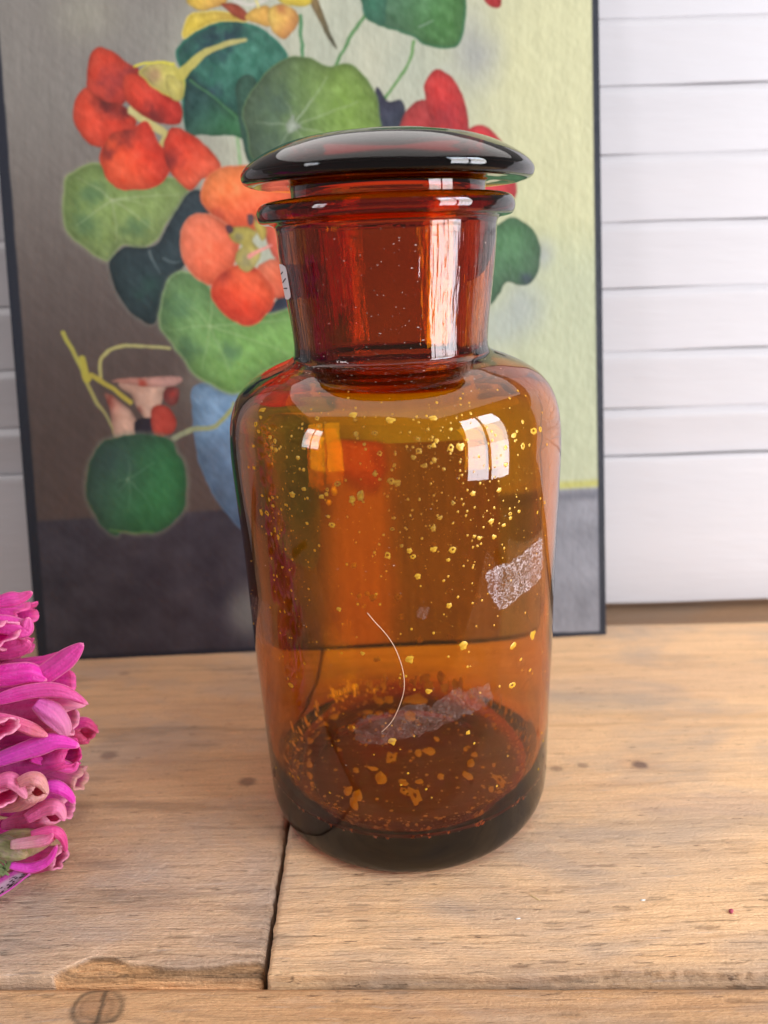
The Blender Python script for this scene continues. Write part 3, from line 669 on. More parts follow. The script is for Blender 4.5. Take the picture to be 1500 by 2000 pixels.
F1 = [(285,95,50),(270,160,30),(225,220,40,'v'),(250,285,30),(205,415,30),(355,335,35),(395,370,35,'v'),(370,430,30),(405,450,35),(160,600,22),(210,610,38),(650,625,30),(655,795,45),(550,845,55),(285,855,30),(345,890,30,'v'),(375,870,30),(380,945,35),(275,1005,55,'v'),(325,1010,50),(395,1160,35,'v'),(365,1195,30,'v'),(425,1225,35,'v'),(680,1100,30),(900,1115,55),(860,800,36),(855,840,38),(810,865,50),(1080,890,58),(1160,850,85,'v'),(950,750,55),(1090,140,55),(1110,185,30),(1420,185,66),(1280,300,45),(1115,310,42),(1190,400,35),(1325,480,45),(1285,665,45),(1425,725,56),(1475,745,52),(870,1040,35),(1395,1385,60),(1435,1150,38),(600,520,46),(770,170,35)]
F2 = [(350,165,60),(210,355,40),(375,370,42),(350,410,42),(310,420,35),(215,460,60),(170,515,42),(355,540,42),(275,585,48),(440,620,38),(500,430,58),(585,420,65),(1060,320,48),(1090,285,28),(1235,280,62),(1295,265,40,'v'),(1140,200,30,'v'),(990,425,38,'v'),(1140,415,50,'v'),(1200,405,25,'v'),(990,580,38),(930,805,48),(697,835,52),(30,740,58),(520,920,38),(405,1050,48),(345,1150,52),(860,1080,56),(975,1115,42),(1028,1015,34),(1030,1055,34),(1107,995,38),(1335,915,25,'v'),(1270,1005,28,'v'),(710,1215,34),(755,1230,48),(770,1280,26),(885,1220,42),(65,1300,36),(135,1345,60),(165,1395,50),(350,1330,62),(515,1335,66),(480,1425,46),(500,265,30)]
FP = [(877,1183,11),(816,1126,10),(1000,1338,13),(1040,1240,15,'v'),(1003,1260,13),(905,1261,15),(800,1288,14),(708,1276,7),(837,1350,11),(568,1338,10),(1017,1288,6),(662,1190,8),(1035,1309,7),(914,1431,8),(766,1448,14)]
allf = [(450 + f[0] / 4.545, 780 + f[1] / 4.545, f[2] / 4.545 * .82, *f[3:]) for f in F1] + [(770 + f[0] / 4.545, 780 + f[1] / 4.545, f[2] / 4.545 * .82, *f[3:]) for f in F2] + FP
for f in allf:
    q, n = hit_jar(f[0], f[1])
    if q is None: continue
    s = f[2] / 4.9e3; e = 1.35 if len(f) > 3 else random.uniform(.85, 1.15)
    fore = abs(n[1])                      # seen foreshortened near the sides
    put_fleck(q + n * .00005, n, s / max(.5, fore) / (e if len(f) > 3 else 1), s * e, FM)
F3 = [(75,345,40),(70,420,35,'v'),(70,500,40,'v'),(75,570,35,'v'),(160,245,30),(210,205,55,'h'),(330,270,45),(430,180,50,'h'),(500,185,45,'h'),(580,175,40,'h'),(500,115,60),(560,110,60),(720,110,110,'h'),(690,205,70),(575,450,60),(735,420,45),(800,410,60,'h'),(470,520,40,'h'),(360,530,35),(515,577,65),(650,605,45),(650,658,45),(740,600,40,'h'),(718,690,75,'v'),(875,570,38),(850,335,30),(1080,435,35),(1060,487,45),(1040,565,48),(1028,400,25),(365,690,60),(345,740,60,'v'),(310,800,55),(415,820,52),(490,805,48),(585,880,90),(800,820,95,'h'),(310,660,50),(1180,655,35),(1235,680,25),(1235,600,60,'v'),(975,880,80),(1030,900,60),(820,935,50),(750,940,40),(920,930,40),(1140,850,55),(1180,820,50)]
ir = sorted([(z, r) for r, z in inner if z < .10]); irz = [a for a, b in ir]; irr = [b for a, b in ir]
def hit_inside(px, py):
    """first meeting with the floor or the far inner wall, from inside"""
    v = ray(px, py); o = to_jar(_C); e = JI[:3, :3] @ v; last = None
    for t in np.linspace(.25, .40, 600) / v[1]:
        p = o + e * t; rr = math.hypot(p[0], p[1])
        inside = p[2] > .0148 and rr < np.interp(p[2], irz, irr) - .0003
        if inside: last = p
        elif last is not None: break
    if last is None: return None, None
    rr = math.hypot(last[0], last[1])
    if last[2] < .0175 and rr < .048: return last, np.array([0, 0, 1.0])
    if last[2] < .026: n = np.array([-last[0] / rr, -last[1] / rr, 1.2])
    else: n = np.array([-last[0] / rr, -last[1] / rr, 0])
    return last, n / np.linalg.norm(n)
for f in F3:
    px, py, s = 580 + f[0] / 3.125, 1330 + f[1] / 3.125, f[2] / 3.125
    q, n = hit_inside(px, py)
    if q is None: continue
    s = s / 4.0e3; sx, sy = (s, s / .62) if n[2] > .5 else (s, s)
    if len(f) > 3: sx, sy = (sx * .8, sy * 1.3) if f[3] == 'v' else (sx * 1.3, sy * .7)
    put_fleck(q, n, sx, sy, FI)
for px, py, s in [(716,1155,10),(728,1163,16),(777,1162,18),(700,1160,12),(820,1246,16),(735,1285,16),(710,1180,9),(783,1200,12),(880,1240,12),(832,1322,20),(863,1320,20),(838,1338,20),(868,1340,20),(650,960,14),(640,980,12),(880,1150,12),(935,1160,10),(850,1060,10),(690,1100,12)]:
    q, n = hit_inside(px, py)
    if q is not None: put_fleck(q, n, s / 4200, s / 4200, FI)
# pin-prick specks, too many to pick apart
vs, fs = [], []
r = random.Random(9)
for _ in range(1100):
    if r.random() < .55: px, py = r.gauss(880, 110), r.gauss(930, 110)
    else: px, py = r.uniform(490, 1070), r.uniform(760, 1560)
    if r.random() < .12: px, py = r.gauss(560, 25), r.gauss(1000, 120)
    if not (480 < px < 1075 and 750 < py < 1600): continue
    q, n = hit_jar(px, py)
    if q is None: continue
    s = r.choice([.00010, .00012, .00012, .00016, .0002, .00035, .0005]); q = q + n * .00004
    t1 = np.cross(n, [0, 0, 1.0]); t1 /= np.linalg.norm(t1) + 1e-9; t2 = np.cross(n, t1); b = len(vs)
    for k in range(5): a = 2 * math.pi * k / 5; vs.append(q + t1 * s * math.cos(a) + t2 * s * r.uniform(.7, 1.4) * math.sin(a))
    vs.append(q + n * s * .4); fs += [(b + k, b + (k + 1) % 5, b + 5) for k in range(5)]
o = mesh_obj('tiny_specks', vs, fs, FG, jar); o['kind'] = 'stuff'
vs, fs = [], []
for _ in range(1000):
    a = r.uniform(0, 2 * math.pi); rad = .052 * math.sqrt(r.random()) if r.random() < .4 else r.uniform(.044, .0545)
    z = np.interp(rad, [0, .044, .050, .0538, .056], [.0151, .0150, .0165, .0197, .026]) + .0002
    s = r.choice([.0002, .0003, .0004, .0006, .0009]); b = len(vs); cx, cyy = rad * math.cos(a), rad * math.sin(a)
    for k in range(6): t = 2 * math.pi * k / 6; vs.append((cx + s * math.cos(t) * r.uniform(.6, 1.3), cyy + s * math.sin(t) * r.uniform(.6, 1.3), z + max(0, rad - .048) * .3 * math.cos(t - a) * s / .0005))
    fs.append(tuple(range(b, b + 6)))
o = mesh_obj('floor_specks', vs, fs, FF, jar, False); o['kind'] = 'stuff'

# dust clinging to the shoulder, neck and collar
vs, fs = [], []
for _ in range(520):
    px, py = (r.uniform(500, 1060), r.gauss(725, 16)) if r.random() < .6 else (r.uniform(560, 960), r.uniform(440, 690))
    if r.random() < .2: px, py = r.uniform(480, 1070), r.uniform(760, 1500)
    q, n = hit_jar(px, py)
    if q is None: continue
    s = r.choice([.00007, .00009, .00012, .00016]); t1 = np.cross(n, [0, .1, 1.0]); t1 /= np.linalg.norm(t1) + 1e-9; t2 = np.cross(n, t1); b = len(vs); q = q + n * .00005; el = r.choice([1, 1, 1, 3])
    for k in range(4): a = math.pi / 2 * k + r.random(); vs.append(q + t1 * s * math.cos(a) * el + t2 * s * math.sin(a))
    vs.append(q + n * s * .5); fs += [(b + k, b + (k + 1) % 4, b + 4) for k in range(4)]
o = mesh_obj('dust', vs, fs, simple('pale_dust', (.62, .52, .46), .8), jar); o['kind'] = 'stuff'

# adhesive tape remains
def in_poly(px, py, poly):
    ins = False; m = len(poly)
    for i in range(m):
        ax, ay = poly[i]; bx, by = poly[(i + 1) % m]
        if (ay > py) != (by > py) and px < (bx - ax) * (py - ay) / (by - ay) + ax: ins = not ins
    return ins
def tape_mat(name, lo, hi, fmax, scale=900):
    m = NT(name); tc = m.add('ShaderNodeTexCoord').outputs['Object']
    n = m.noise(m.mapping((1, 1, 1), src=tc), scale, 5, .65, 1.2)
    rid = m.math('ABSOLUTE', m.math('SUBTRACT', n, .5))
    n2 = m.noise(m.mapping((1, 1, 1), (5, 2, 0), tc), scale * .3, 3)
    f = m.ramp(rid, [(0.0, fmax), (0.016, fmax * .6), (0.045, lo)])
    f = m.math('MULTIPLY', m.math('ADD', f, lo), m.ramp(n2, [(0.35, 0.45), (0.6, 1.0)]), True)
    tr = m.add('ShaderNodeBsdfTransparent'); bs = m.add('ShaderNodeBsdfPrincipled', Base_Color=(*hi, 1), Roughness=.28, Normal=m.bump(n, 1.0, .0008))
    mx = m.add('ShaderNodeMixShader', Fac=f); m.link(tr.outputs[0], mx.inputs[1]); m.link(bs.outputs[0], mx.inputs[2]); m.link(mx.outputs[0], m.out.inputs[0]); return m.m
def surf_patch(name, poly, mat, step=2.0, off=.00025, wr=.0003, seed=0, rag=6):
    xs = np.arange(min(p[0] for p in poly) - rag, max(p[0] for p in poly) + rag, step); ys = np.arange(min(p[1] for p in poly) - rag, max(p[1] for p in poly) + rag, step)
    vid = {}; vs = []; fs = []
    def vert(i, j):
        if (i, j) not in vid:
            q, n = hit_jar(xs[i], ys[j])
            if q is None: vid[(i, j)] = None
            else:
                w = off + wr * float(fbm(np.array(xs[i] / 7), np.array(ys[j] / 7), seed, 3)); vid[(i, j)] = len(vs); vs.append(q + n * w)
        return vid[(i, j)]
    for i in range(len(xs) - 1):
        for j in range(len(ys) - 1):
            cx, cyy = xs[i] + step / 2, ys[j] + step / 2
            cx2 = cx + rag * (float(fbm(np.array(cx / 9), np.array(cyy / 9), seed + 5, 3)) - .5); cy2 = cyy + rag * (float(fbm(np.array(cx / 9), np.array(cyy / 9), seed + 6, 3)) - .5)
            if in_poly(cx2, cy2, poly):
                f = [vert(i, j), vert(i, j + 1), vert(i + 1, j + 1), vert(i + 1, j)]
                if None not in f: fs.append(tuple(f))
    return mesh_obj(name, vs, fs, mat, jar)
TP1 = tape_mat('crinkled_tape', .03, (.80, .68, .70), .80, 420)
TP2 = tape_mat('old_tape_residue', .02, (.62, .42, .38), .42, 900)
o = surf_patch('tape_scrap', [(947, 1119), (966, 1106), (998, 1096), (1030, 1070), (1057, 1048), (1058, 1085), (1056, 1120), (1046, 1140), (1010, 1165), (985, 1190), (974, 1188), (962, 1170), (950, 1150)], TP1, seed=3)
o['label'] = 'crinkled clear tape scrap on the upper right of the jar'
o = surf_patch('tape_scrap', [(815, 1437), (862, 1418), (920, 1392), (962, 1368), (956, 1332), (940, 1342), (925, 1340), (908, 1352), (895, 1345), (868, 1358), (842, 1376), (800, 1372), (770, 1392), (740, 1394), (705, 1400), (688, 1425), (704, 1450), (760, 1452)], TP2, seed=9, rag=12)
o['label'] = 'long dull strip of tape residue low on the front of the jar'
o = surf_patch('tape_scrap', [(492, 1160), (520, 1172), (530, 1180), (534, 1262), (512, 1256), (502, 1240)], TP2, seed=15, wr=.0005)
o['label'] = 'small torn tape scrap at the left side of the jar'
o = surf_patch('glue_smudge', [(815, 1184), (838, 1186), (830, 1208), (812, 1206)], TP2, seed=21, rag=10)

# thread stuck to the glass
def tube(pts, rad, seg=6):
    pts = [np.array(p) for p in pts]; vs = []; fs = []
    for i, p in enumerate(pts):
        t = pts[min(i + 1, len(pts) - 1)] - pts[max(i - 1, 0)]; t = t / (np.linalg.norm(t) + 1e-12)
        a = np.cross(t, [0.1, 1, .2]); a /= np.linalg.norm(a); b = np.cross(t, a); rr = rad(i / (len(pts) - 1)) if callable(rad) else rad
        for k in range(seg): th = 2 * math.pi * k / seg; vs.append(p + rr * (a * math.cos(th) + b * math.sin(th)))
    for i in range(len(pts) - 1):
        for k in range(seg): fs.append((i * seg + k, i * seg + (k + 1) % seg, (i + 1) * seg + (k + 1) % seg, (i + 1) * seg + k))
    fs.append(tuple(range(seg))); fs.append(tuple(range((len(pts) - 1) * seg, len(pts) * seg))[::-1]); return vs, fs
tp = smooth_poly([(718, 1196), (732, 1213), (752, 1235), (768, 1258), (780, 1285), (788, 1315), (789, 1345), (782, 1372), (772, 1396), (762, 1412), (746, 1428)], 8, False)
pts = []
for p in tp:
    q, n = hit_jar(*p); pts.append((JM @ np.append(q + n * .0004, 1))[:3])
c0 = pts[0]; v, f = tube([p - c0 for p in pts], .00013)
m_thr = NT('pale_thread'); nt_ = m_thr.noise(m_thr.mapping((1, 1, 1)), 900, 2); m_thr.principled(Base_Color=m_thr.mix(nt_, (.55, .30, .18), (.85, .65, .5)), Roughness=.6)
th = mesh_obj('thread', v, f, m_thr.m); th.location = c0
tag(th, 'thin curved pale thread clinging to the lower front of the amber jar', 'thread')

# price sticker wrapped round the left of the neck, seen edge on
az = -math.pi + .127
vs, fs = [], []; NA, NZ = 16, 14
z0s, z1s = to_jar(at_depth(563, 584, JY - .008))[2], to_jar(at_depth(548, 516, JY - .008))[2]
for i in range(NZ + 1):
    z = z0s + (z1s - z0s) * i / NZ; ins = .12 * (1 - math.sqrt(max(0, 1 - (2 * i / NZ - 1) ** 8)))
    for k in range(NA + 1):
        a = az + .33 - ins - (.85 - ins * 2) * k / NA; rr = jar_r(z) + .00035 + .0004 * max(0, k / NA - .7); vs.append((rr * math.cos(a), rr * math.sin(a), z))
for i in range(NZ):
    for k in range(NA): b = i * (NA + 1) + k; fs.append((b, b + 1, b + NA + 2, b + NA + 1))
stk = mesh_obj('price_sticker', vs, fs, simple('white_sticker_paper', (.86, .80, .81), .5), jar); stk['label'] = 'small white price sticker on the left of the neck'
ink = simple('black_ink', (.02, .018, .022), .5)
for (a0, zf0, a1, zf1) in ((.20, .78, .10, .72), (.27, .60, .12, .48), (.26, .33, .12, .31)):
    pts = []
    for k in range(5):
        a = az + a0 + (a1 - a0) * k / 4; z = z0s + (z1s - z0s) * (zf0 + (zf1 - zf0) * k / 4); rr = jar_r(z) + .00045; pts.append((rr * math.cos(a), rr * math.sin(a), z))
    v, f = tube(pts, .00018, 5); mesh_obj('ink_stroke', v, f, ink, stk)

# ------------------------------------------------------------------ crumbs on the wood
def crumb(name, px, py, sx, sy, sz, rot, mat, label, cat):
    p = on_table(px, py); vs = []; fs = []; rr = random.Random(int(px)); n = 8
    for lvl, sc in ((0, .8), (.5, 1), (1, .5)):
        for k in range(n): a = 2 * math.pi * k / n; w = sc * rr.uniform(.75, 1.15); vs.append((sx * w * math.cos(a), sy * w * math.sin(a), lvl * sz))
    for l in (0, 1):
        for k in range(n): fs.append((l * n + k, l * n + (k + 1) % n, (l + 1) * n + (k + 1) % n, (l + 1) * n + k))
    fs.append(tuple(range(2 * n, 3 * n))); fs.append(tuple(range(n))[::-1])
    o = mesh_obj(name, vs, fs, mat); o.location = (p[0], p[1], 0.0001); o.rotation_euler = (0, 0, rot); tag(o, label, cat); return o
crumb('petal_crumb', 1428, 1781, .0012, .0008, .0008, .9, simple('dried_petal', (.38, .05, .09), .6), 'tiny dark pink petal crumb on the bare wood at the right', 'petal crumb')
straw = simple('straw', (.72, .52, .25), .6)
crumb('straw_splinter', 1045, 1754, .0028, .00022, .0003, -.75, straw, 'thin straw splinter on the wood in front of the jar', 'splinter')
flk = simple('white_flake', (.8, .78, .74), .6)
crumb('paint_flake', 1011, 1795, .0010, .0004, .0003, .1, straw, 'flat pale flake near the front edge, left of the tiny white chip', 'flake') if False else None
crumb('paint_flake', 1256, 1759, .0010, .0004, .0003, .1, flk, 'white chip on the wood to the right of the straw splinter', 'flake')
crumb('paint_flake', 1012, 1795, .0011, .0003, .0003, .15, flk, 'white sliver on the wood just below and left of the straw splinter', 'flake')

# ------------------------------------------------------------------ magenta flower spike
def petal_mat():
    m = NT('magenta_petal'); col = m.vcol()
    tc = m.add('ShaderNodeTexCoord').outputs['Object']; n = m.noise(tc, 260, 4, .6); n2 = m.noise(tc, 1400, 3)
    col = m.mix(m.ramp(n, [(0.35, 0.0), (0.75, 0.30)]), col, (0.95, .25, .68))
    b = m.bump(m.math('ADD', n2, m.math('MULTIPLY', n, 1.5)), .6, .0008)
    d = m.add('ShaderNodeBsdfPrincipled', Base_Color=col, Roughness=.42, Normal=b, Sheen_Weight=.08)
    t = m.add('ShaderNodeBsdfTranslucent', Color=col)
    mx = m.add('ShaderNodeMixShader', Fac=.45); m.link(d.outputs[0], mx.inputs[1]); m.link(t.outputs[0], mx.inputs[2]); m.link(mx.outputs[0], m.out.inputs[0]); return m.m
PM = petal_mat()
spike = empty('flower_spike', tuple(on_table(40, 1735)), 'magenta foxglove flower spike with green buds, at the left edge of the photo', 'flower')
SO = np.array(spike.location)
def bell(base, mouth, rad, cbase, cmid, crim, sag=.12, seed=0, flare=1.22, lobes=5, cut=.16, lip=.35, spots=False, name='bell', nu=60, nt=24, closed=False, twist=0.0, tip=0.0, tipa=1.57, squash=.5, oblique=.35):
    rr = random.Random(seed); base = np.array(base); mouth = np.array(mouth); L = np.linalg.norm(mouth - base)
    ax = (mouth - base) / L; up = np.array([0, 0, 1.0]); side = np.cross(ax, up); side /= np.linalg.norm(side); upv = np.cross(side, ax)
    vs = []; cs = []
    ph = rr.uniform(0, 6.28)
    prof = [(0, .30), (.12, .42), (.3, .72), (.5, .95), (.68, 1.0), (.82, .98), (.93, 1.05), (1.0, flare)]
    if closed: prof = [(0, .35), (.15, .7), (.4, 1.0), (.65, .95), (.85, .65), (1.0, .22)]
    for i in range(nt):
        t = i / (nt - 1); r0 = np.interp(t, [p[0] for p in prof], [p[1] for p in prof]) * rad
        for k in range(nu):
            a = 2 * math.pi * k / nu + twist
            lobe = abs(math.cos(lobes * .5 * (a - math.pi / 2))) ** .6          # 1 mid-lobe, 0 between
            low = max(0, -math.sin(a))                             # lower lip
            tt = t
            ext = 0
            if t > .8 and not closed:
                w = (t - .8) / .2; ext = w * rad * 1.6 * (cut * (lobe - .6) + lip * .30 * low); rloc = r0 * (1 + .07 * w * (lobe - .6) + .25 * w * w * low * lip)
            else: rloc = r0
            if closed: rloc = r0 * (1 + .10 * abs(math.cos(2.5 * a + ph)) + .03 * math.sin(9 * a))
            rloc *= 1 + .035 * math.sin(5 * a + ph) * (1 - t) + .03 * math.sin(3 * a + ph + 4 * t) + .022 * math.sin(11 * a + ph * 2) * t
            ruff = .05 * rad * math.sin(7 * a + ph) * max(0, t - .8) * 5 if not closed else 0
            if not closed:
                da = (a - tipa + math.pi) % (2 * math.pi) - math.pi; w2 = max(0, (t - .7) / .3)
                ext += w2 ** 1.5 * tip * rad * math.exp(-(da / .62) ** 2) + w2 * rad * (oblique * (.6 * math.sin(a + ph) + .4 * math.sin(2 * a - ph)) + .06 * math.sin(5 * a + ph) + .025 * math.sin(9 * a))
                rloc *= 1 + w2 * (.06 * math.sin(4 * a + ph) + .025 * math.sin(8 * a - ph))
            sq = 1 - squash * max(0, (t - .6) / .4) * (0 if closed else 1)
            c = base + ax * (L * t + ext) + np.array([0, 0, -sag * L * t * t])
            p = c + side * (rloc * math.cos(a)) + upv * (rloc * .88 * sq * math.sin(a) + ruff)
            p[2] = max(p[2], .0004)
            vs.append(p - SO)
            cc = np.array(cbase) * (1 - sstep(0, .45, t)) + np.array(cmid) * sstep(0, .45, t)
            vein = .5 + .5 * math.sin(26 * a + 3 * math.sin(6 * t + ph)); cc = cc * (1 - .24 * vein * (1 - t * .4))
            e = float(sstep(.74, 1.0, t)) * .35 + .55 * float(t > .955); cc = cc * (1 - e) + np.array(crim) * e
            cc = cc * (.92 + .16 * math.sin(17 * a + 2 * math.sin(9 * t + ph)) * math.sin(5 * t + 3 * a))
            cs.append(np.clip(cc, 0, 1))
    fs = [(i * nu + k, i * nu + (k + 1) % nu, (i + 1) * nu + (k + 1) % nu, (i + 1) * nu + k) for i in range(nt - 1) for k in range(nu)]
    if closed: fs.append(tuple(range((nt - 1) * nu, nt * nu)))
    o = mesh_obj(name, vs, fs, PM, spike, cols=np.array(cs))
    if not closed:
        sm = o.modifiers.new('thick', 'SOLIDIFY'); sm.thickness = .0006; sm.offset = -1
    if spots:
        sv_, sf_ = [], []
        for _ in range(46):
            t = rr.uniform(.62, .98); a = rr.uniform(math.pi * 1.05, math.pi * 1.95); r0 = np.interp(t, [p[0] for p in prof], [p[1] for p in prof]) * rad * .93
            c = base + ax * L * t + np.array([0, 0, -sag * L * t * t]); p = c + side * (r0 * math.cos(a)) + upv * (r0 * .86 * math.sin(a)); b = len(sv_)
            s = rr.uniform(.00022, .0005); inw = -(side * math.cos(a) + upv * math.sin(a)); e2 = np.cross(ax, inw)
            for k in range(6): th_ = k * math.pi / 3; sv_.append(p + inw * .0006 + ax * s * 1.4 * math.cos(th_) + e2 * s * math.sin(th_) - SO)
            sf_.append(tuple(range(b, b + 6)))
        so_ = mesh_obj('throat_spots', sv_, sf_, simple('purple_spots', (.05, .004, .03), .6), o, False); so_['kind'] = 'stuff'
    return o
MG = s2l((255, 62, 205)) ; DP = s2l((250, 38, 188)); VI = s2l((252, 84, 232)); RM = s2l((255, 175, 200)); PK = s2l((252, 104, 180)); CR = s2l((240, 190, 170)); GRN = s2l((150, 165, 90)); RED = s2l((236, 40, 110))
def B(b, m, r_, d0, d1, c0, c1, c2, **kw):
    return bell(at_depth(b[0], b[1], d0), at_depth(m[0], m[1], d1), r_ / 1502 * d1 * 1.02, c0, c1, c2, **kw)
B((-70, 1185), (48, 1196), 34, .268, .262, DP, MG, PK, seed=1, flare=1.35, cut=.3, sag=.05)
B((-70, 1270), (44, 1266), 30, .272, .268, DP, s2l((214, 50, 150)), PK, seed=2, flare=1.15, sag=.0)
B((-60, 1330), (118, 1312), 42, .262, .250, DP, MG, PK, seed=3, flare=1.1, cut=.15, lip=.2, sag=.02, tip=1.0, tipa=1.2, squash=-.1)
B((-70, 1240), (5, 1235), 34, .250, .240, DP, MG, RM, seed=31, flare=1.2, sag=.02)
B((-60, 1395), (132, 1394), 46, .252, .240, MG, s2l((226, 30, 140)), RM, seed=4, flare=.95, cut=.1, lip=.1, sag=.02, tip=1.1, tipa=1.5, squash=.2)
B((40, 1415), (168, 1424), 28, .270, .264, DP, RED, s2l((226, 80, 120)), seed=5, flare=.8, cut=.3, sag=.06, tip=.5, tipa=0, squash=.4)
B((-60, 1420), (6, 1412), 26, .232, .222, MG, PK, RM, seed=6, flare=1.2, sag=.1)
B((-60, 1500), (140, 1470), 42, .246, .236, VI, s2l((220, 26, 160)), s2l((236, 60, 150)), seed=7, flare=.82, cut=.12, lip=.15, sag=.0, squash=.35, tip=.3, tipa=.8)
B((50, 1500), (158, 1512), 26, .262, .256, MG, s2l((214, 60, 140)), CR, seed=8, flare=1.2, sag=.08)
B((0, 1580), (76, 1538), 27, .230, .221, PK, s2l((238, 150, 150)), CR, seed=9, flare=.62, cut=.15, sag=.05, squash=.3)
B((-50, 1560), (8, 1536), 26, .226, .218, MG, PK, RM, seed=10, flare=1.1, sag=.2)
B((20, 1545), (132, 1570), 27, .250, .244, VI, s2l((214, 20, 150)), RM, seed=11, flare=.95, sag=.05, tip=.4, tipa=-.5)
B((10, 1610), (108, 1588), 29, .238, .232, PK, s2l((232, 60, 130)), RM, seed=12, flare=.8, cut=.2, sag=.0, squash=.35)
B((-20, 1655), (104, 1636), 36, .232, .226, s2l((150, 170, 90)), s2l((205, 190, 130)), s2l((244, 110, 160)), seed=13, closed=True, name='bud', sag=0)
B((10, 1690), (116, 1668), 30, .240, .237, PK, s2l((226, 40, 130)), RM, seed=14, flare=1.1, spots=True, sag=.05)
B((-30, 1640), (52, 1672), 26, .226, .220, s2l((120, 150, 70)), GRN, s2l((190, 175, 110)), seed=15, closed=True, name='bud', sag=0)
B((-60, 1480), (60, 1500), 34, .27, .262, DP, MG, PK, seed=33, sag=0)
B((-70, 1340), (40, 1360), 38, .285, .275, DP, MG, PK, seed=34, sag=0)
B((-60, 1230), (20, 1240), 36, .262, .256, MG, PK, RM, seed=35, sag=0)
B((-80, 1370), (90, 1365), 36, .268, .258, DP, MG, PK, seed=36, sag=0, squash=.4)
B((-60, 1450), (100, 1440), 34, .264, .256, DP, MG, PK, seed=37, sag=0, squash=.4)
B((-60, 1560), (80, 1575), 30, .262, .254, DP, MG, PK, seed=38, sag=0, squash=.4)
B((-40, 1620), (60, 1630), 30, .250, .246, DP, MG, PK, seed=39, sag=0, squash=.4)
# upper bells out of frame on the left, mirrored in the glass
for k in range(9):
    d = .245 + .02 * (k % 2); y_ = 1120 - k * 62
    B((-260, y_), (-105 + 15 * (k % 3), y_ + 22), 40, d + .012, d, DP, MG, PK, seed=50 + k, sag=.1)
for k in range(6):
    d = .235 + .015 * (k % 2); y_ = 1600 - k * 80
    B((-200, y_), (-90, y_ + 12), 42, d + .01, d, DP, MG, PK, seed=70 + k, sag=.1)
# spotted lower petal lying on the wood
def petal_strip(pts, w, cols, name='petal', dz=.002):
    vs = []; cs = []; n = len(pts); m = 9
    for i, p in enumerate(pts):
        t = i / (n - 1); nxt = np.array(pts[min(i + 1, n - 1)]); prv = np.array(pts[max(i - 1, 0)]); d = nxt - prv; d /= np.linalg.norm(d); s = np.cross(d, [0, 0, 1]); s /= np.linalg.norm(s)
        ww = w * math.sin(math.pi * min(1, .12 + .86 * t)) ** .6
        for k in range(m):
            u = k / (m - 1) * 2 - 1; vs.append(np.array(p) + s * ww * u + np.array([0, 0, dz * (u * u) + .0006]) - SO); cs.append(cols(t, u))
    fs = [(i * m + k, i * m + k + 1, (i + 1) * m + k + 1, (i + 1) * m + k) for i in range(n - 1) for k in range(m - 1)]
    o = mesh_obj(name, vs, fs, PM, spike, cols=np.array(cs)); sm = o.modifiers.new('thick', 'SOLIDIFY'); sm.thickness = .0005; return o
pp = [on_table(-60, 1790), on_table(-25, 1765), on_table(10, 1742), on_table(38, 1724), on_table(62, 1712)]
pp = [tuple(q) for q in smooth_poly([(p[0], p[1]) for p in pp], 4, False)]; pp = [(a, b, .001) for a, b in pp]
pet = petal_strip(pp, .0042, lambda t, u: np.array([.86, .70, .82]) if abs(u) < .7 else s2l((220, 90, 190)))
sv_, sf_ = [], []; rr = random.Random(3)
for _ in range(60):
    i = rr.uniform(3, len(pp) - 2); a = np.array(pp[int(i)]); b_ = np.array(pp[int(i) + 1]); p = a + (b_ - a) * (i % 1); u = rr.uniform(-.7, .7); d = b_ - a; d /= np.linalg.norm(d); s_ = np.cross(d, [0, 0, 1])
    q = p + s_ * .0042 * u + np.array([0, 0, .002 * u * u + .0008]); b = len(sv_); sz = rr.uniform(.0002, .00055)
    for k in range(6): th_ = k * math.pi / 3; sv_.append(q + d * sz * 1.3 * math.cos(th_) + s_ * sz * .8 * math.sin(th_) - SO)
    sf_.append(tuple(range(b, b + 6)))
o = mesh_obj('throat_spots', sv_, sf_, simple('dark_spots', (.03, .004, .02), .6), pet, False); o['kind'] = 'stuff'
# pointed, cupped petal lobes folding over the mouths of the bells
def lobe_sheet(spine, w, d0, d1, c0, c1, point=.7, seed=0):
    rr_ = random.Random(seed); sp_ = smooth_poly(spine, 8, False); n = len(sp_); m = 13; vs = []; cs = []
    P3 = [at_depth(p[0], p[1], d0 + (d1 - d0) * i / (n - 1)) for i, p in enumerate(sp_)]; ph = rr_.uniform(0, 6)
    for i, p in enumerate(P3):
        t = i / (n - 1); dr = P3[min(i + 1, n - 1)] - P3[max(i - 1, 0)]; dr /= np.linalg.norm(dr); vw = _C - p; vw /= np.linalg.norm(vw); sd = np.cross(dr, vw); sd /= np.linalg.norm(sd)
        ww = w / 1502 * d0 * (math.sin(math.pi * (.16 + .84 * t)) ** point + .02) * (1 + .05 * math.sin(11 * t + ph))
        for k in range(m):
            u = k / (m - 1) * 2 - 1
            q = p + sd * ww * u + vw * (.55 * ww * (1 - u * u) + .10 * ww * math.sin(6 * u + 5 * t + ph)); q[2] = max(q[2], .0006); vs.append(q - SO)
            c = np.array(c0) * (1 - t) + np.array(c1) * t; c = c * (1 - .20 * (.5 + .5 * math.sin(15 * u + 2 * t))); e = max(float(abs(u) > .88), float(t > .95)) * .6; c = c * (1 - e) + RM * e
            cs.append(np.clip(c, 0, 1))
    fs = [(i * m + k, i * m + k + 1, (i + 1) * m + k + 1, (i + 1) * m + k) for i in range(n - 1) for k in range(m - 1)]
    o = mesh_obj('petal', vs, fs, PM, spike, cols=np.array(cs)); sm = o.modifiers.new('thick', 'SOLIDIFY'); sm.thickness = .0004; return o
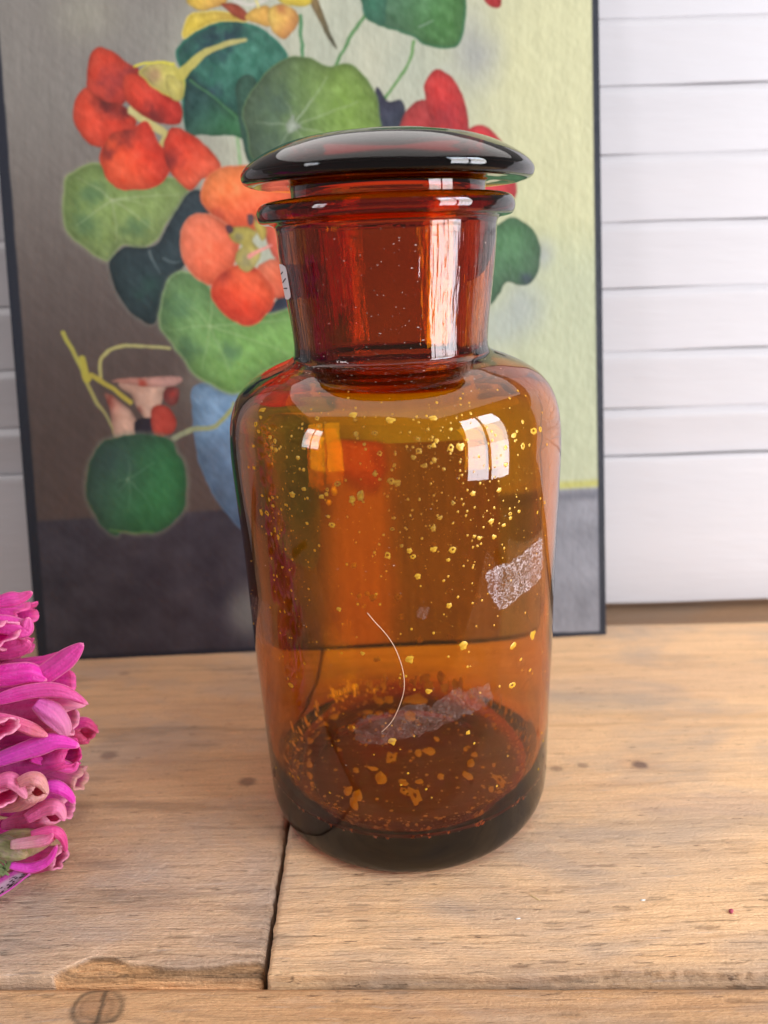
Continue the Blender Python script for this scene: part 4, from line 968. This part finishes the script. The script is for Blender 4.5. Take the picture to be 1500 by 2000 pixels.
for i, a in enumerate([
    ([(40, 1345), (95, 1312), (135, 1282), (163, 1256)], 24, .240, .238, MG, s2l((248, 90, 190))),
    ([(-10, 1368), (60, 1350), (120, 1350), (173, 1376)], 17, .233, .231, MG, s2l((244, 110, 170))),
    ([(70, 1372), (100, 1392), (122, 1418), (128, 1440)], 24, .231, .230, s2l((230, 90, 190)), s2l((240, 160, 190))),
    ([(-10, 1400), (40, 1415), (70, 1428), (94, 1438)], 15, .229, .228, PK, s2l((245, 150, 140))),
    ([(-20, 1490), (60, 1462), (110, 1448), (156, 1458)], 22, .229, .228, VI, MG),
    ([(60, 1480), (110, 1492), (140, 1500), (152, 1488)], 14, .232, .232, MG, PK),
    ([(120, 1432), (145, 1415), (170, 1412), (193, 1432)], 13, .262, .262, MG, s2l((225, 70, 110))),
    ([(-15, 1530), (15, 1522), (35, 1535), (52, 1560)], 17, .218, .217, PK, RM),
    ([(35, 1530), (60, 1520), (80, 1528), (94, 1552)], 16, .216, .216, s2l((240, 150, 150)), CR),
    ([(60, 1545), (100, 1535), (130, 1548), (146, 1570)], 15, .238, .238, VI, MG),
    ([(50, 1600), (90, 1578), (115, 1580), (126, 1604)], 18, .228, .227, PK, RM),
    ([(20, 1690), (60, 1695), (95, 1680), (112, 1650)], 12, .222, .222, VI, MG),
    ([(60, 1630), (100, 1622), (122, 1636), (130, 1668)], 12, .224, .225, PK, s2l((240, 70, 150))),
    ([(20, 1650), (60, 1645), (90, 1640), (104, 1628)], 14, .219, .219, s2l((235, 200, 190)), PK),
    ([(-20, 1180), (15, 1172), (40, 1168), (64, 1156)], 16, .250, .250, MG, PK),
    ([(-20, 1215), (20, 1222), (48, 1228), (56, 1205)], 22, .247, .247, MG, s2l((250, 110, 190))),
    ([(-20, 1275), (20, 1268), (45, 1262), (58, 1250)], 22, .252, .252, s2l((240, 60, 180)), PK),
    ([(-40, 1325), (20, 1318), (60, 1315), (92, 1330)], 26, .238, .238, DP, MG)]):
    lobe_sheet(*a, seed=200 + i)
# sepals: small green pointed leaves about the lowest buds
m_sep = NT('green_sepal'); nsp = m_sep.noise(m_sep.mapping((1, 1, 1)), 500, 4); m_sep.principled(Base_Color=m_sep.mix(nsp, (.13, .20, .07), (.34, .42, .20)), Roughness=.6)
for k in range(16):
    a = rr.uniform(-1.2, 2.0); b0 = at_depth(rr.uniform(-25, 10), rr.uniform(1650, 1712), .226); L = rr.uniform(.004, .008)
    d = np.array([math.cos(a), rr.uniform(-.4, .1), math.sin(a)]); d /= np.linalg.norm(d); s_ = np.cross(d, [0, 1, .2]); s_ /= np.linalg.norm(s_)
    vs = []
    for t, w in ((0, .3), (.3, 1), (.65, .7), (1, .05)):
        for u in (-1, 0, 1): vs.append(b0 + d * L * t + s_ * .0014 * w * u + np.array([0, .0006 * abs(u), 0]) - SO)
    fs = [(i * 3 + j, i * 3 + j + 1, i * 3 + j + 4, i * 3 + j + 3) for i in range(3) for j in range(2)]
    mesh_obj('sepal', vs, fs, m_sep.m, spike)
# stem, just outside the left edge
v, f = tube([at_depth(x, y, d) - SO for x, y, d in ((-20, 1700, .232), (-70, 1600, .24), (-120, 1450, .255), (-170, 1200, .268), (-230, 800, .275), (-280, 400, .28))], lambda t: .0022 + .002 * t, 10)
mesh_obj('stem', v, f, m_sep.m, spike)
